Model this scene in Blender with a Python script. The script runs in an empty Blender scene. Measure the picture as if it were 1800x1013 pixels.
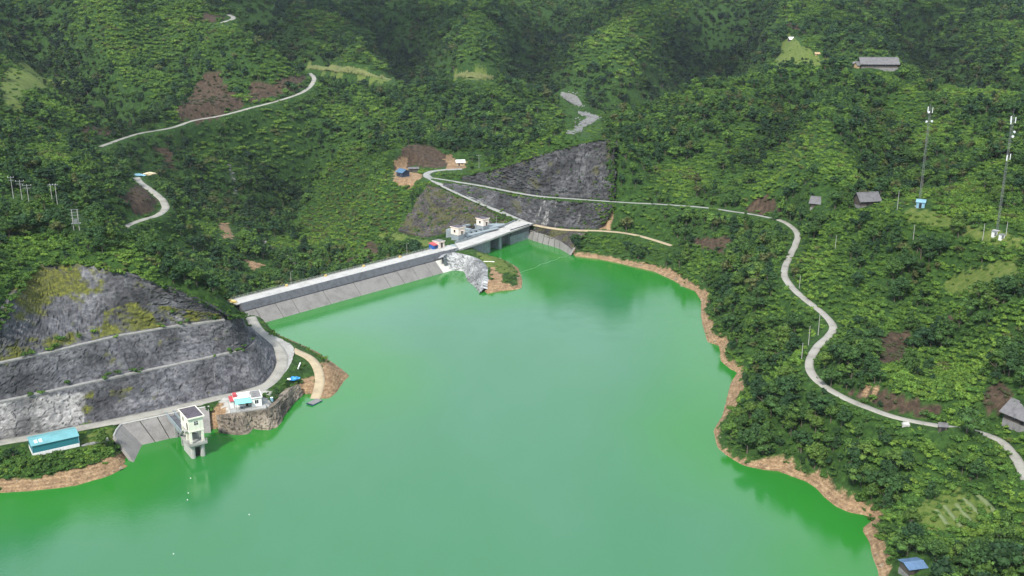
import bpy, math, random
import numpy as np
from mathutils import Vector

random.seed(7)
rng = np.random.default_rng(11)
scene = bpy.context.scene
col = scene.collection
R = math.radians

# ------------------------------------------------------------------ camera, sky, sun, exposure
CAM_H, PITCH = 150.0, R(17.0)
cam_d = bpy.data.cameras.new("camera")
cam_d.sensor_width = 36.0
cam_d.lens = 36.0
cam_d.clip_start = 1.0
cam_d.clip_end = 20000.0
cam = bpy.data.objects.new("camera", cam_d)
col.objects.link(cam)
cam.location = (0, 0, CAM_H)
cam.rotation_euler = (R(90) - PITCH, 0, 0)
scene.camera = cam

SUN_EL, SUN_AZ = R(48), R(206)          # azimuth clockwise from +Y (sun behind the camera, a little to the left)
world = bpy.data.worlds.new("World")
scene.world = world
world.use_nodes = True
nt = world.node_tree
nt.nodes.clear()
sky = nt.nodes.new("ShaderNodeTexSky")
sky.sky_type = 'NISHITA'
sky.sun_disc = False
sky.sun_elevation = SUN_EL
sky.sun_rotation = SUN_AZ
sky.air_density = 1.0
sky.dust_density = 2.5
tcw = nt.nodes.new("ShaderNodeTexCoord")
cl1 = nt.nodes.new("ShaderNodeTexNoise")          # bright broken cloud, the same all round the sky
cl1.inputs['Scale'].default_value = 2.2
cl1.inputs['Detail'].default_value = 6
nt.links.new(tcw.outputs['Generated'], cl1.inputs['Vector'])
cov = nt.nodes.new("ShaderNodeMapRange")
cov.inputs['From Min'].default_value = 0.28
cov.inputs['From Max'].default_value = 0.52
nt.links.new(cl1.outputs['Fac'], cov.inputs['Value'])
mxs = nt.nodes.new("ShaderNodeMix")
mxs.data_type = 'RGBA'
nt.links.new(cov.outputs[0], mxs.inputs[0])
mxs.inputs[7].default_value = (8.8, 10.1, 11.8, 1)
bg = nt.nodes.new("ShaderNodeBackground")
bg.inputs['Strength'].default_value = 0.12
wo = nt.nodes.new("ShaderNodeOutputWorld")
nt.links.new(sky.outputs[0], mxs.inputs[6])
nt.links.new(mxs.outputs[2], bg.inputs[0])
nt.links.new(bg.outputs[0], wo.inputs[0])

sun_d = bpy.data.lights.new("sun", 'SUN')
sun_d.energy = 4.8
sun_d.angle = R(4)
sun_d.color = (1.0, 0.96, 0.88)
sun = bpy.data.objects.new("sun", sun_d)
col.objects.link(sun)
sdir = Vector((math.sin(SUN_AZ) * math.cos(SUN_EL), math.cos(SUN_AZ) * math.cos(SUN_EL), math.sin(SUN_EL)))
sun.rotation_euler = sdir.to_track_quat('Z', 'Y').to_euler()
sun.location = (0, 0, 400)

scene.view_settings.view_transform = 'Standard'
scene.view_settings.look = 'None'
scene.view_settings.exposure = 0.24
scene.view_settings.gamma = 1.0
scene.view_settings.use_curve_mapping = False
scene.cycles.use_denoising = True
scene.cycles.max_bounces = 6
scene.cycles.diffuse_bounces = 3
scene.cycles.glossy_bounces = 3
scene.cycles.transmission_bounces = 2
scene.cycles.volume_bounces = 0
scene.cycles.caustics_reflective = False
scene.cycles.caustics_refractive = False

# ------------------------------------------------------------------ survey: photo pixel + height -> place
FPX = 1800.0
CP, SP = math.cos(PITCH), math.sin(PITCH)


def W(px, py, z=0.0):
    x = (px - 900.0) / FPX
    y = -(py - 506.5) / FPX
    r = np.array([x, CP + y * SP, -SP + y * CP])
    t = (z - CAM_H) / r[2]
    return np.array([r[0] * t, r[1] * t, z])


def WD(px, py, D):
    x = (px - 900.0) / FPX
    y = -(py - 506.5) / FPX
    r = np.array([x, CP + y * SP, -SP + y * CP])
    t = D / r[1]
    return np.array([r[0] * t, D, CAM_H + r[2] * t])


def project(p):
    p = np.asarray(p, float)
    d0, d1, d2 = p[..., 0], p[..., 1], p[..., 2] - CAM_H
    Z = d1 * CP - d2 * SP
    Y = d1 * SP + d2 * CP
    Zs = np.where(Z > 1, Z, 1)
    return 900 + FPX * d0 / Zs, 506.5 - FPX * Y / Zs, Z


# ------------------------------------------------------------------ noise
def _h(ix, iy, seed):
    n = (ix.astype(np.int64) * 374761393 + iy.astype(np.int64) * 668265263 + seed * 2147483647) & 0xFFFFFFFF
    n = ((n ^ (n >> 13)) * 1274126177) & 0xFFFFFFFF
    n = n ^ (n >> 16)
    return (n & 0xFFFFFF) / float(0xFFFFFF)


def vnoise(x, y, seed=0):
    x = np.asarray(x, float)
    y = np.asarray(y, float)
    ix, iy = np.floor(x), np.floor(y)
    fx, fy = x - ix, y - iy
    fx = fx * fx * (3 - 2 * fx)
    fy = fy * fy * (3 - 2 * fy)
    a, b = _h(ix, iy, seed), _h(ix + 1, iy, seed)
    c, d = _h(ix, iy + 1, seed), _h(ix + 1, iy + 1, seed)
    return (a * (1 - fx) + b * fx) * (1 - fy) + (c * (1 - fx) + d * fx) * fy


def fbm(x, y, oct=4, seed=0):
    s, a, t = 0.0, 1.0, 0.0
    for i in range(oct):
        s = s + a * vnoise(x * 2 ** i, y * 2 ** i, seed + i * 17)
        t += a
        a *= 0.5
    return s / t


def worley(x, y, seed=0):
    """cell value and border distance"""
    ix, iy = np.floor(x), np.floor(y)
    d1 = np.full(np.shape(x), 9.0)
    d2 = np.full(np.shape(x), 9.0)
    v = np.zeros(np.shape(x))
    for dx in (-1, 0, 1):
        for dy in (-1, 0, 1):
            cx, cy = ix + dx, iy + dy
            qx = cx + 0.1 + 0.8 * _h(cx, cy, seed)
            qy = cy + 0.1 + 0.8 * _h(cx, cy, seed + 5)
            dd = np.hypot(qx - x, qy - y)
            cv = _h(cx, cy, seed + 9)
            closer = dd < d1
            d2 = np.where(closer, d1, np.minimum(d2, dd))
            v = np.where(closer, cv, v)
            d1 = np.where(closer, dd, d1)
    return v, d2 - d1


def sstep(a, b, x):
    t = np.clip((x - a) / (b - a), 0, 1)
    return t * t * (3 - 2 * t)


def inpoly(x, y, poly):
    x = np.asarray(x, float)
    y = np.asarray(y, float)
    poly = np.asarray(poly, float)
    r = np.zeros(x.shape, bool)
    n = len(poly)
    j = n - 1
    for i in range(n):
        xi, yi = poly[i, 0], poly[i, 1]
        xj, yj = poly[j, 0], poly[j, 1]
        c = ((yi > y) != (yj > y)) & (x < (xj - xi) * (y - yi) / (yj - yi + 1e-12) + xi)
        r ^= c
        j = i
    return r


def seg_dist(x, y, pts, closed=False, vals=None):
    """distance to polyline; optional interpolated value"""
    pts = np.asarray(pts, float)
    best = np.full(x.shape, 1e9)
    bv = np.zeros(x.shape) if vals is not None else None
    n = len(pts)
    rngi = range(n if closed else n - 1)
    for i in rngi:
        a, b = pts[i][:2], pts[(i + 1) % n][:2]
        d = b - a
        L2 = d @ d + 1e-9
        t = np.clip(((x - a[0]) * d[0] + (y - a[1]) * d[1]) / L2, 0, 1)
        dd = np.hypot(x - a[0] - t * d[0], y - a[1] - t * d[1])
        m = dd < best
        best = np.where(m, dd, best)
        if vals is not None:
            bv = np.where(m, vals[i] + (vals[(i + 1) % n] - vals[i]) * t, bv)
    return (best, bv) if vals is not None else best


def smooth_line(pts, step):
    """Catmull-Rom resample of an (n,k) polyline to about `step` spacing"""
    p = np.asarray(pts, float)
    P = np.vstack([2 * p[0] - p[1], p, 2 * p[-1] - p[-2]])
    out = []
    for i in range(1, len(P) - 2):
        n = max(1, int(np.linalg.norm(P[i + 1][:2] - P[i][:2]) / step))
        for k in range(n):
            t = k / n
            out.append(0.5 * (2 * P[i] + (P[i + 1] - P[i - 1]) * t + (2 * P[i - 1] - 5 * P[i] + 4 * P[i + 1] - P[i + 2]) * t * t
                              + (3 * P[i] - P[i - 1] - 3 * P[i + 1] + P[i + 2]) * t ** 3))
    out.append(p[-1])
    return np.array(out)


# ------------------------------------------------------------------ materials
def new_mat(name):
    m = bpy.data.materials.new(name)
    m.use_nodes = True
    t = m.node_tree
    return m, t, t.nodes['Principled BSDF']


def ramp(t, fac, stops):
    r = t.nodes.new('ShaderNodeValToRGB')
    e = r.color_ramp.elements
    e[0].position, e[0].color = stops[0][0], (*stops[0][1], 1)
    e[1].position, e[1].color = stops[-1][0], (*stops[-1][1], 1)
    for p, c in stops[1:-1]:
        q = e.new(p)
        q.color = (*c, 1)
    t.links.new(fac, r.inputs[0])
    return r.outputs[0]


def tex_noise(t, vec, scale, detail=5, rough=0.6, stretch=None):
    if stretch:
        mp = t.nodes.new('ShaderNodeMapping')
        mp.inputs['Scale'].default_value = stretch
        t.links.new(vec, mp.inputs[0])
        vec = mp.outputs[0]
    n = t.nodes.new('ShaderNodeTexNoise')
    n.inputs['Scale'].default_value = scale
    n.inputs['Detail'].default_value = detail
    n.inputs['Roughness'].default_value = rough
    t.links.new(vec, n.inputs['Vector'])
    return n.outputs['Fac']


def mixc(t, fac, a, b, mode='MIX'):
    m = t.nodes.new('ShaderNodeMix')
    m.data_type = 'RGBA'
    m.blend_type = mode
    for sock, v in ((m.inputs[0], fac), (m.inputs[6], a), (m.inputs[7], b)):
        if hasattr(v, 'links'):
            t.links.new(v, sock)
        elif isinstance(v, (int, float)):
            sock.default_value = v
        else:
            sock.default_value = (*v, 1)
    return m.outputs[2]


def mth(t, op, a, b=None, clamp=False):
    m = t.nodes.new('ShaderNodeMath')
    m.operation = op
    m.use_clamp = clamp
    for i, v in enumerate((a, b)):
        if v is None:
            continue
        if hasattr(v, 'links'):
            t.links.new(v, m.inputs[i])
        else:
            m.inputs[i].default_value = v
    return m.outputs[0]


def pos(t):
    return t.nodes.new('ShaderNodeNewGeometry').outputs['Position']


def attr(t, name, typ='GEOMETRY', out='Fac'):
    a = t.nodes.new('ShaderNodeAttribute')
    a.attribute_name = name
    a.attribute_type = typ
    return a.outputs[out]


def bump(t, h, strength, dist, bsdf):
    b = t.nodes.new('ShaderNodeBump')
    b.inputs['Strength'].default_value = strength
    b.inputs['Distance'].default_value = dist
    t.links.new(h, b.inputs['Height'])
    t.links.new(b.outputs[0], bsdf.inputs['Normal'])


def weathered(name, c, rough=0.8, var=0.35, scale=0.35, streak=0.0, metal=0.0, dirt=(0.06, 0.05, 0.04)):
    """paint / concrete / sheet with blotches, fine grain and rain streaks"""
    m, t, b = new_mat(name)
    p = pos(t)
    n1 = tex_noise(t, p, scale, 6, 0.65)
    lo = tuple(x * (1 - var) for x in c)
    hi = tuple(min(1, x * (1 + var * 0.45)) for x in c)
    cc = ramp(t, n1, [(0.3, lo), (0.5, c), (0.72, hi)])
    n2 = tex_noise(t, p, scale * 9, 4, 0.7)
    cc = mixc(t, mth(t, 'MULTIPLY', n2, var * 0.6), cc, lo)
    if streak > 0:
        n3 = tex_noise(t, p, 1.6, 4, 0.6, stretch=(1, 1, 0.08))
        s = mth(t, 'MULTIPLY', mth(t, 'SUBTRACT', n3, 0.52, True), streak * 4, True)
        cc = mixc(t, s, cc, dirt)
    t.links.new(cc, b.inputs['Base Color'])
    b.inputs['Roughness'].default_value = rough
    b.inputs['Metallic'].default_value = metal
    bump(t, n2, 0.25, 0.05, b)
    return m


M = {}
M['concrete'] = weathered('concrete', (0.33, 0.325, 0.31), 0.85, 0.35, 0.3, 0.5)
M['concrete_pale'] = weathered('concrete_pale', (0.4, 0.39, 0.37), 0.85, 0.28, 0.3, 0.4)
M['concrete_dark'] = weathered('concrete_dark', (0.1, 0.105, 0.118), 0.85, 0.45, 0.5, 0.6)
M['concrete_blue'] = weathered('concrete_blue', (0.24, 0.28, 0.3), 0.85, 0.3, 0.4, 0.6)
M['joint'] = weathered('joint', (0.03, 0.03, 0.032), 0.9, 0.3)
M['panel'] = weathered('panel', (0.2, 0.188, 0.178), 0.85, 0.3, 0.22, 0.5)
M['panel_white'] = weathered('panel_white', (0.55, 0.54, 0.5), 0.85, 0.2, 0.3, 0.25)
M['road'] = weathered('road', (0.28, 0.265, 0.232), 0.9, 0.42, 0.16)
M['road_grey'] = weathered('road_grey', (0.25, 0.25, 0.235), 0.9, 0.3, 0.2)
M['road_tan'] = weathered('road_tan', (0.36, 0.29, 0.19), 0.95, 0.3, 0.3)
M['gravel'] = weathered('gravel', (0.31, 0.3, 0.28), 0.95, 0.35, 0.35)
M['cream'] = weathered('cream', (0.78, 0.75, 0.64), 0.7, 0.14, 0.5, 0.35, dirt=(0.25, 0.2, 0.12))
M['white'] = weathered('white', (0.78, 0.77, 0.75), 0.7, 0.14, 0.6, 0.3, dirt=(0.3, 0.27, 0.22))
M['pinkwhite'] = weathered('pinkwhite', (0.78, 0.66, 0.57), 0.7, 0.14, 0.6, 0.3, dirt=(0.3, 0.24, 0.18))
M['roof_dark'] = weathered('roof_dark', (0.085, 0.07, 0.085), 0.6, 0.6, 0.45)
M['roof_grey'] = weathered('roof_grey', (0.2, 0.19, 0.19), 0.8, 0.4, 0.6, 0.3)
M['dark'] = weathered('dark', (0.018, 0.018, 0.02), 0.5, 0.2)
M['glass'] = weathered('glass', (0.03, 0.035, 0.045), 0.15, 0.2)
M['teal_roof'] = weathered('teal_roof', (0.13, 0.32, 0.345), 0.5, 0.22, 0.3, 0.0)
M['teal_wall'] = weathered('teal_wall', (0.025, 0.17, 0.2), 0.5, 0.18, 0.3, 0.2)
M['turquoise'] = weathered('turquoise', (0.2, 0.6, 0.6), 0.5, 0.2, 0.5)
M['red'] = weathered('red', (0.42, 0.06, 0.07), 0.6, 0.3, 0.8)
M['blue'] = weathered('blue', (0.015, 0.1, 0.36), 0.5, 0.25, 0.8)
M['tarp'] = weathered('tarp', (0.03, 0.27, 0.62), 0.5, 0.4, 0.9)
M['blue_roof'] = weathered('blue_roof', (0.06, 0.13, 0.22), 0.55, 0.3, 0.5)
M['blue_pale'] = weathered('blue_pale', (0.2, 0.37, 0.47), 0.6, 0.2, 0.5)
M['navy'] = weathered('navy', (0.025, 0.04, 0.075), 0.6, 0.3, 0.6)
M['wood_dark'] = weathered('wood_dark', (0.075, 0.06, 0.05), 0.85, 0.4, 0.8)
M['slate'] = weathered('slate', (0.14, 0.135, 0.14), 0.85, 0.4, 0.7, 0.3)
M['tan_wall'] = weathered('tan_wall', (0.42, 0.3, 0.17), 0.9, 0.25, 0.6)
M['steel'] = weathered('steel', (0.2, 0.21, 0.21), 0.5, 0.2, 0.7, 0, 0.3)
M['pole'] = weathered('pole', (0.33, 0.325, 0.3), 0.8, 0.2, 0.7)
M['antenna'] = weathered('antenna', (0.8, 0.8, 0.8), 0.5, 0.06)
M['yellow'] = weathered('yellow', (0.6, 0.44, 0.16), 0.7, 0.2)
M['bark'] = weathered('bark', (0.11, 0.09, 0.065), 0.9, 0.4, 1.5)
M['sand'] = weathered('sand', (0.55, 0.45, 0.3), 0.95, 0.25, 0.3)
M['float'] = weathered('float', (0.22, 0.36, 0.22), 0.7, 0.2)
M['shore_stone'] = weathered('shore_stone', (0.24, 0.19, 0.135), 0.95, 0.5, 0.9)
M['riverbed'] = weathered('riverbed', (0.15, 0.15, 0.143), 0.9, 0.6, 0.3)
M['slate_blue'] = weathered('slate_blue', (0.09, 0.16, 0.27), 0.55, 0.3, 0.5)
M['ledge'] = weathered('ledge', (0.25, 0.245, 0.235), 0.9, 0.4, 0.5, 0.5)
M['field'] = weathered('field', (0.12, 0.135, 0.042), 0.95, 0.4, 0.2)
M['terrace'] = weathered('terrace', (0.125, 0.16, 0.065), 0.95, 0.3, 0.5)
M['stone'] = weathered('stone', (0.2, 0.195, 0.19), 0.9, 0.45, 0.6)


# ------------------------------------------------------------------ mesh helpers
def tag(o, label=None, cat=None, group=None, kind=None):
    if label:
        o['label'] = label
    if cat:
        o['category'] = cat
    if group:
        o['group'] = group
    if kind:
        o['kind'] = kind
    return o


def empty(name, loc, label, cat, group=None):
    o = bpy.data.objects.new(name, None)
    o.empty_display_size = 1.0
    o.location = tuple(float(v) for v in loc)
    col.objects.link(o)
    return tag(o, label, cat, group)


class Frame:
    """local axes: u along, v across, w up"""
    def __init__(self, o, ang=None, u=None):
        self.o = np.asarray(o, float)
        if u is not None:
            u = np.asarray(u, float)[:2]
            u = u / np.linalg.norm(u)
        else:
            u = np.array([math.cos(ang), math.sin(ang)])
        self.u = np.array([u[0], u[1], 0])
        self.v = np.array([-u[1], u[0], 0])
        self.w = np.array([0, 0, 1.0])

    def __call__(self, a, b, c=0):
        return self.o + self.u * a + self.v * b + self.w * c


WORLD = Frame((0, 0, 0), 0.0)


class MB:
    def __init__(self, fr=None):
        self.V, self.F, self.fr = [], [], fr or WORLD

    def add(self, vs, fs):
        b = len(self.V)
        self.V += [np.asarray(v, float) for v in vs]
        self.F += [tuple(b + i for i in f) for f in fs]
        return self

    def box(self, u0, u1, v0, v1, w0, w1):
        f = self.fr
        vs = [f(u, v, w) for w in (w0, w1) for u, v in ((u0, v0), (u1, v0), (u1, v1), (u0, v1))]
        return self.add(vs, [(3, 2, 1, 0), (4, 5, 6, 7), (0, 1, 5, 4), (1, 2, 6, 5), (2, 3, 7, 6), (3, 0, 4, 7)])

    def prism(self, uv, w0, w1):
        f = self.fr
        n = len(uv)
        vs = [f(u, v, w0) for u, v in uv] + [f(u, v, w1) for u, v in uv]
        fs = [tuple(reversed(range(n))), tuple(range(n, 2 * n))]
        fs += [(i, (i + 1) % n, n + (i + 1) % n, n + i) for i in range(n)]
        return self.add(vs, fs)

    def extrude_u(self, vw, u0, u1):
        f = self.fr
        n = len(vw)
        vs = [f(u0, v, w) for v, w in vw] + [f(u1, v, w) for v, w in vw]
        fs = [tuple(range(n)), tuple(reversed(range(n, 2 * n)))]
        fs += [(n + i, n + (i + 1) % n, (i + 1) % n, i) for i in range(n)]
        return self.add(vs, fs)

    def extrude_v(self, uw, v0, v1):
        f = self.fr
        n = len(uw)
        vs = [f(u, v0, w) for u, w in uw] + [f(u, v1, w) for u, w in uw]
        fs = [tuple(reversed(range(n))), tuple(range(n, 2 * n))]
        fs += [(i, (i + 1) % n, n + (i + 1) % n, n + i) for i in range(n)]
        return self.add(vs, fs)

    def bar(self, a, b, r, n=6, r2=None, local=True):
        if local:
            a, b = self.fr(*a), self.fr(*b)
        a, b = np.asarray(a, float), np.asarray(b, float)
        d = b - a
        d = d / (np.linalg.norm(d) + 1e-9)
        x = np.cross(d, (0, 0, 1.0))
        if np.linalg.norm(x) < 1e-3:
            x = np.array([1.0, 0, 0])
        x /= np.linalg.norm(x)
        y = np.cross(d, x)
        r2 = r if r2 is None else r2
        vs = [a + r * (math.cos(k * 2 * math.pi / n) * x + math.sin(k * 2 * math.pi / n) * y) for k in range(n)]
        vs += [b + r2 * (math.cos(k * 2 * math.pi / n) * x + math.sin(k * 2 * math.pi / n) * y) for k in range(n)]
        fs = [tuple(range(n)), tuple(reversed(range(n, 2 * n)))]
        fs += [(n + i, n + (i + 1) % n, (i + 1) % n, i) for i in range(n)]
        return self.add(vs, fs)

    def build(self, name, mat, parent=None, smooth=False, label=None):
        loc = np.array(parent.location) if parent is not None else np.zeros(3)
        if parent is not None and parent.parent is not None:
            loc = loc + np.array(parent.parent.location)
        me = bpy.data.meshes.new(name)
        me.from_pydata([tuple(v - loc) for v in self.V], [], self.F)
        me.validate()
        me.materials.append(M[mat] if isinstance(mat, str) else mat)
        if smooth:
            me.polygons.foreach_set('use_smooth', [True] * len(me.polygons))
        me.update()
        o = bpy.data.objects.new(name, me)
        col.objects.link(o)
        if parent is not None:
            o.parent = parent
        if label:
            o['label'] = label
        return o


def grid_mesh(name, V, nu, nv, mat, parent=None, attrs=None, smooth=False, flip=False):
    """V: (nv*nu,3) row-major rows of nu"""
    loc = np.array(parent.location) if parent is not None else np.zeros(3)
    i = np.arange(nv - 1)[:, None] * nu + np.arange(nu - 1)[None, :]
    q = np.stack([i, i + 1, i + 1 + nu, i + nu], -1).reshape(-1, 4)
    if flip:
        q = q[:, ::-1]
    me = bpy.data.meshes.new(name)
    me.vertices.add(len(V))
    me.vertices.foreach_set('co', (V - loc).astype(np.float32).ravel())
    me.loops.add(q.size)
    me.loops.foreach_set('vertex_index', q.ravel().astype(np.int32))
    me.polygons.add(len(q))
    me.polygons.foreach_set('loop_start', np.arange(0, q.size, 4, dtype=np.int32))
    me.polygons.foreach_set('use_smooth', np.full(len(q), smooth))
    me.update(calc_edges=True)
    me.validate()
    me.materials.append(M[mat] if isinstance(mat, str) else mat)
    for k, a in (attrs or {}).items():
        at = me.attributes.new(k, 'FLOAT', 'POINT')
        at.data.foreach_set('value', np.asarray(a, np.float32).ravel())
    o = bpy.data.objects.new(name, me)
    col.objects.link(o)
    if parent is not None:
        o.parent = parent
    return o

# ------------------------------------------------------------------ shoreline of the reservoir (survey points at water level)
SHORE_PX = [(-160, 885), (-60, 872), (0, 867), (60, 863), (130, 855), (190, 838), (232, 816), (237, 815), (252, 784), (318, 769), (366, 764),
            (382, 762), (412, 766), (440, 764), (446, 755), (452, 757), (480, 757), (494, 746), (500, 730), (518, 706), (534, 696), (550, 704),
            (572, 700), (595, 680), (615, 661), (600, 648), (560, 620), (520, 601), (470, 581), (457, 569),
            (620, 523.7), (791, 477), (815, 480.5), (821, 498), (843, 518.5), (862, 516), (879, 512), (904, 510), (917, 507), (919, 495), (912, 472),
            (892, 460), (858, 450), (850, 446), (861, 443), (880, 437), (895, 430), (927, 420.5), (953, 429), (980, 437), (998, 447), (1003, 450),
            (1053, 456), (1087, 463), (1120, 471), (1150, 478), (1185, 494), (1200, 504), (1220, 511), (1232, 528), (1232, 558), (1238, 585), (1244, 602),
            (1264, 608), (1267, 635), (1282, 648), (1296, 655), (1284, 673), (1277, 700), (1270, 730), (1254, 757), (1260, 787), (1280, 803), (1307, 819),
            (1340, 826), (1368, 829), (1418, 847), (1436, 860), (1452, 878), (1470, 891), (1492, 901), (1520, 906), (1535, 913), (1514, 930), (1520, 940),
            (1527, 951), (1535, 985), (1545, 1013), (1575, 1120)]
shore = [W(x, y, 0)[:2] for x, y in SHORE_PX]
shore += [np.array(p, float) for p in ((118, 130), (150, 40), (210, -120), (240, -600), (-260, -600), (-230, -100), (-260, 120))]
shore = np.array(shore)

DA, DB = W(457, 569, 0), W(788, 477, 0)
DAM = Frame(DA, u=DB - DA)                 # u along the crest, v downstream

# ------------------------------------------------------------------ roads: (pixel, pixel, height), half width
ROADS = {
    'left': ([(-80, 795, 6.0), (0, 778, 6.0), (70, 766, 6.0), (141, 752, 6.0), (174, 746, 6.0), (268, 726, 6.0), (335, 711, 6.0), (385, 699, 6.0), (430, 690, 6.1),
              (465, 678, 6.4), (486, 660, 6.8), (497, 636, 7.3), (490, 614, 7.7), (470, 594, 8.0), (453, 578, 8.3), (440, 557, 8.5)], 2.3, 'road'),
    'ramp': ([(494, 605, 7.6), (520, 617, 7.2), (545, 630, 6.4), (558, 648, 5.0), (562, 668, 3.4), (558, 688, 1.5), (551, 708, -0.8)], 1.9, 'road_tan'),
    'back': ([(930, 389, 8.6), (905, 381, 9.4), (880, 371, 10.8), (850, 358, 12.3), (820, 345, 13.8), (790, 331, 15.2), (765, 318, 16.5), (750, 308, 17), (757, 302, 17.2), (775, 299, 17.5), (795, 298, 17.8), (812, 297, 18)], 2.5, 'road_grey'),
    'upper': ([(762, 313, 16.9), (800, 319, 17.3), (850, 327, 18.3), (900, 337, 20), (950, 345, 22), (1000, 349, 22.8), (1050, 352.5, 22.6), (1100, 356, 22.3), (1160, 359, 23.6), (1240, 365, 26), (1290, 372, 27.5), (1330, 378, 28.4), (1358, 384, 28.8), (1380, 389, 29)], 1.1, 'road_grey'),
    'shore': ([(940, 395, 8.5), (965, 400, 8.7), (1000, 404, 8.8), (1060, 406, 8.6), (1110, 411.5, 8.3), (1150, 422, 8), (1182, 432, 7.6)], 1.5, 'road_tan'),
    'right': ([(1368, 386, 29.2), (1382, 392, 29), (1395, 402, 28.6), (1402, 415, 28.4), (1396, 435, 28), (1384, 460, 27.5), (1379, 482, 27.2), (1392, 505, 26.8), (1420, 530, 26), (1448, 552, 25.3),
               (1464, 574, 25), (1455, 592, 24.7), (1438, 608, 24.3), (1425, 628, 24), (1424, 650, 23.5), (1442, 673, 23), (1480, 697, 22.3), (1520, 714, 21.7), (1570, 732, 21.2), (1620, 743, 20.8),
               (1670, 751, 20.4), (1720, 760, 20), (1760, 775, 19.6), (1785, 803, 19.2), (1800, 833, 19), (1818, 880, 18.5)], 1.5, 'road'),
}
ROADS_FAR = {
    'hill': ([(175, 258, 770), (240, 236, 815), (300, 225, 840), (340, 212, 865), (390, 203, 885), (440, 190, 910), (490, 177, 940), (530, 163, 970), (548, 149, 1000), (552, 137, 1025), (544, 129, 1040)], 2.2, 'road'),
    'bend': ([(210, 408, 560), (225, 396, 580), (252, 386, 597), (278, 378, 610), (291, 365, 630), (284, 350, 652), (266, 335, 675), (246, 321, 700), (240, 312, 715)], 2.4, 'road'),
    'top': ([(376, 43, 1110), (392, 39, 1120), (408, 34, 1135), (410, 30, 1145), (402, 26, 1155)], 2.6, 'road'),
}
road_lines = {}
for k, (pts, hw, mt) in ROADS.items():
    road_lines[k] = (smooth_line([W(*p) for p in pts], 2.0), hw, mt)
for k, (pts, hw, mt) in ROADS_FAR.items():
    road_lines[k] = (smooth_line([WD(*p) for p in pts], 3.0), hw, mt)

# ------------------------------------------------------------------ rock cuts: rows of survey points, bottom to top (same number of columns)
def row(px, zs):
    return [W(p[0], p[1], z) for p, z in zip(px, zs)]


CUT = {}
cl_foot = [(-70, 789), (0, 772), (50, 765), (134, 745), (174, 739), (268, 719), (330, 705), (379, 694), (430, 684), (463, 676), (480, 655), (487, 630), (480, 607), (452, 583)]
cl_b1 = [(-70, 724), (0, 708), (50, 697), (101, 686), (165, 672), (235, 657), (300, 643.5), (369, 629), (400, 622.5), (426, 617), (441, 609), (450, 600), (450, 590), (438, 572)]
cl_b2 = [(-70, 655), (0, 639), (50, 628), (101, 617), (150, 605), (201, 593.5), (250, 584.5), (302, 575), (350, 569), (396, 563), (406, 561), (414, 560), (421, 559), (428, 557)]
cl_top = [(-70, 600), (0, 568), (17, 528), (57, 474), (87, 462), (144, 464), (215, 477), (275, 496), (322, 514), (366, 535), (396, 553), (408, 557), (416, 557), (424, 555)]
zb1 = [17] * 10 + [16.6, 16.2, 15.6, 14.6]
zb2 = [28] * 10 + [27.5, 27, 26, 23.5]
ztop = [36, 40, 45, 49, 50, 50, 48, 44, 40, 35, 30, 28.5, 27.3, 24.6]
CUT['left'] = [row(cl_foot, [6.0] * 9 + [6.4, 6.9, 7.4, 7.9, 8.3]), row(cl_b1, zb1), row(cl_b2, zb2), row(cl_top, ztop)]
cu_bot = [(812, 315), (850, 322), (900, 332), (950, 341), (1000, 345), (1040, 348), (1072, 350), (1079, 352)]
cu_top = [(812, 310), (850, 302), (885, 293), (935, 277), (985, 262), (1030, 251), (1072, 245), (1080, 258)]
CUT['upper'] = [row(cu_bot, [17.9, 18.6, 20.2, 22.2, 23.0, 22.9, 22.8, 22.7]), row(cu_top, [19.5, 24, 31, 41, 48, 52, 55, 53])]
cw_bot = [(778, 325), (815, 343), (855, 361), (900, 377), (945, 392), (990, 398), (1035, 401), (1062, 394)]
cw_top = [(780, 321), (815, 325), (852, 332), (900, 342), (950, 350), (1000, 354), (1050, 357), (1080, 360)]
CUT['lower'] = [row(cw_bot, [16.2, 14.2, 12, 10.2, 9.4, 9.1, 8.9, 10.5]), row(cw_top, [16.6, 17.2, 18, 19.6, 21.6, 22.4, 22.2, 21.8])]
ck_bot = [(700, 404), (740, 414), (772, 412), (812, 398), (870, 398), (905, 394)]
ck_top = [(752, 322), (776, 332), (806, 346), (835, 358), (872, 374), (905, 387)]
CUT['west'] = [row(ck_bot, [-4, -2, 2, 6, 6.5, 7]), row(ck_top, [15.6, 14.6, 13.2, 11.8, 10.2, 9])]


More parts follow.
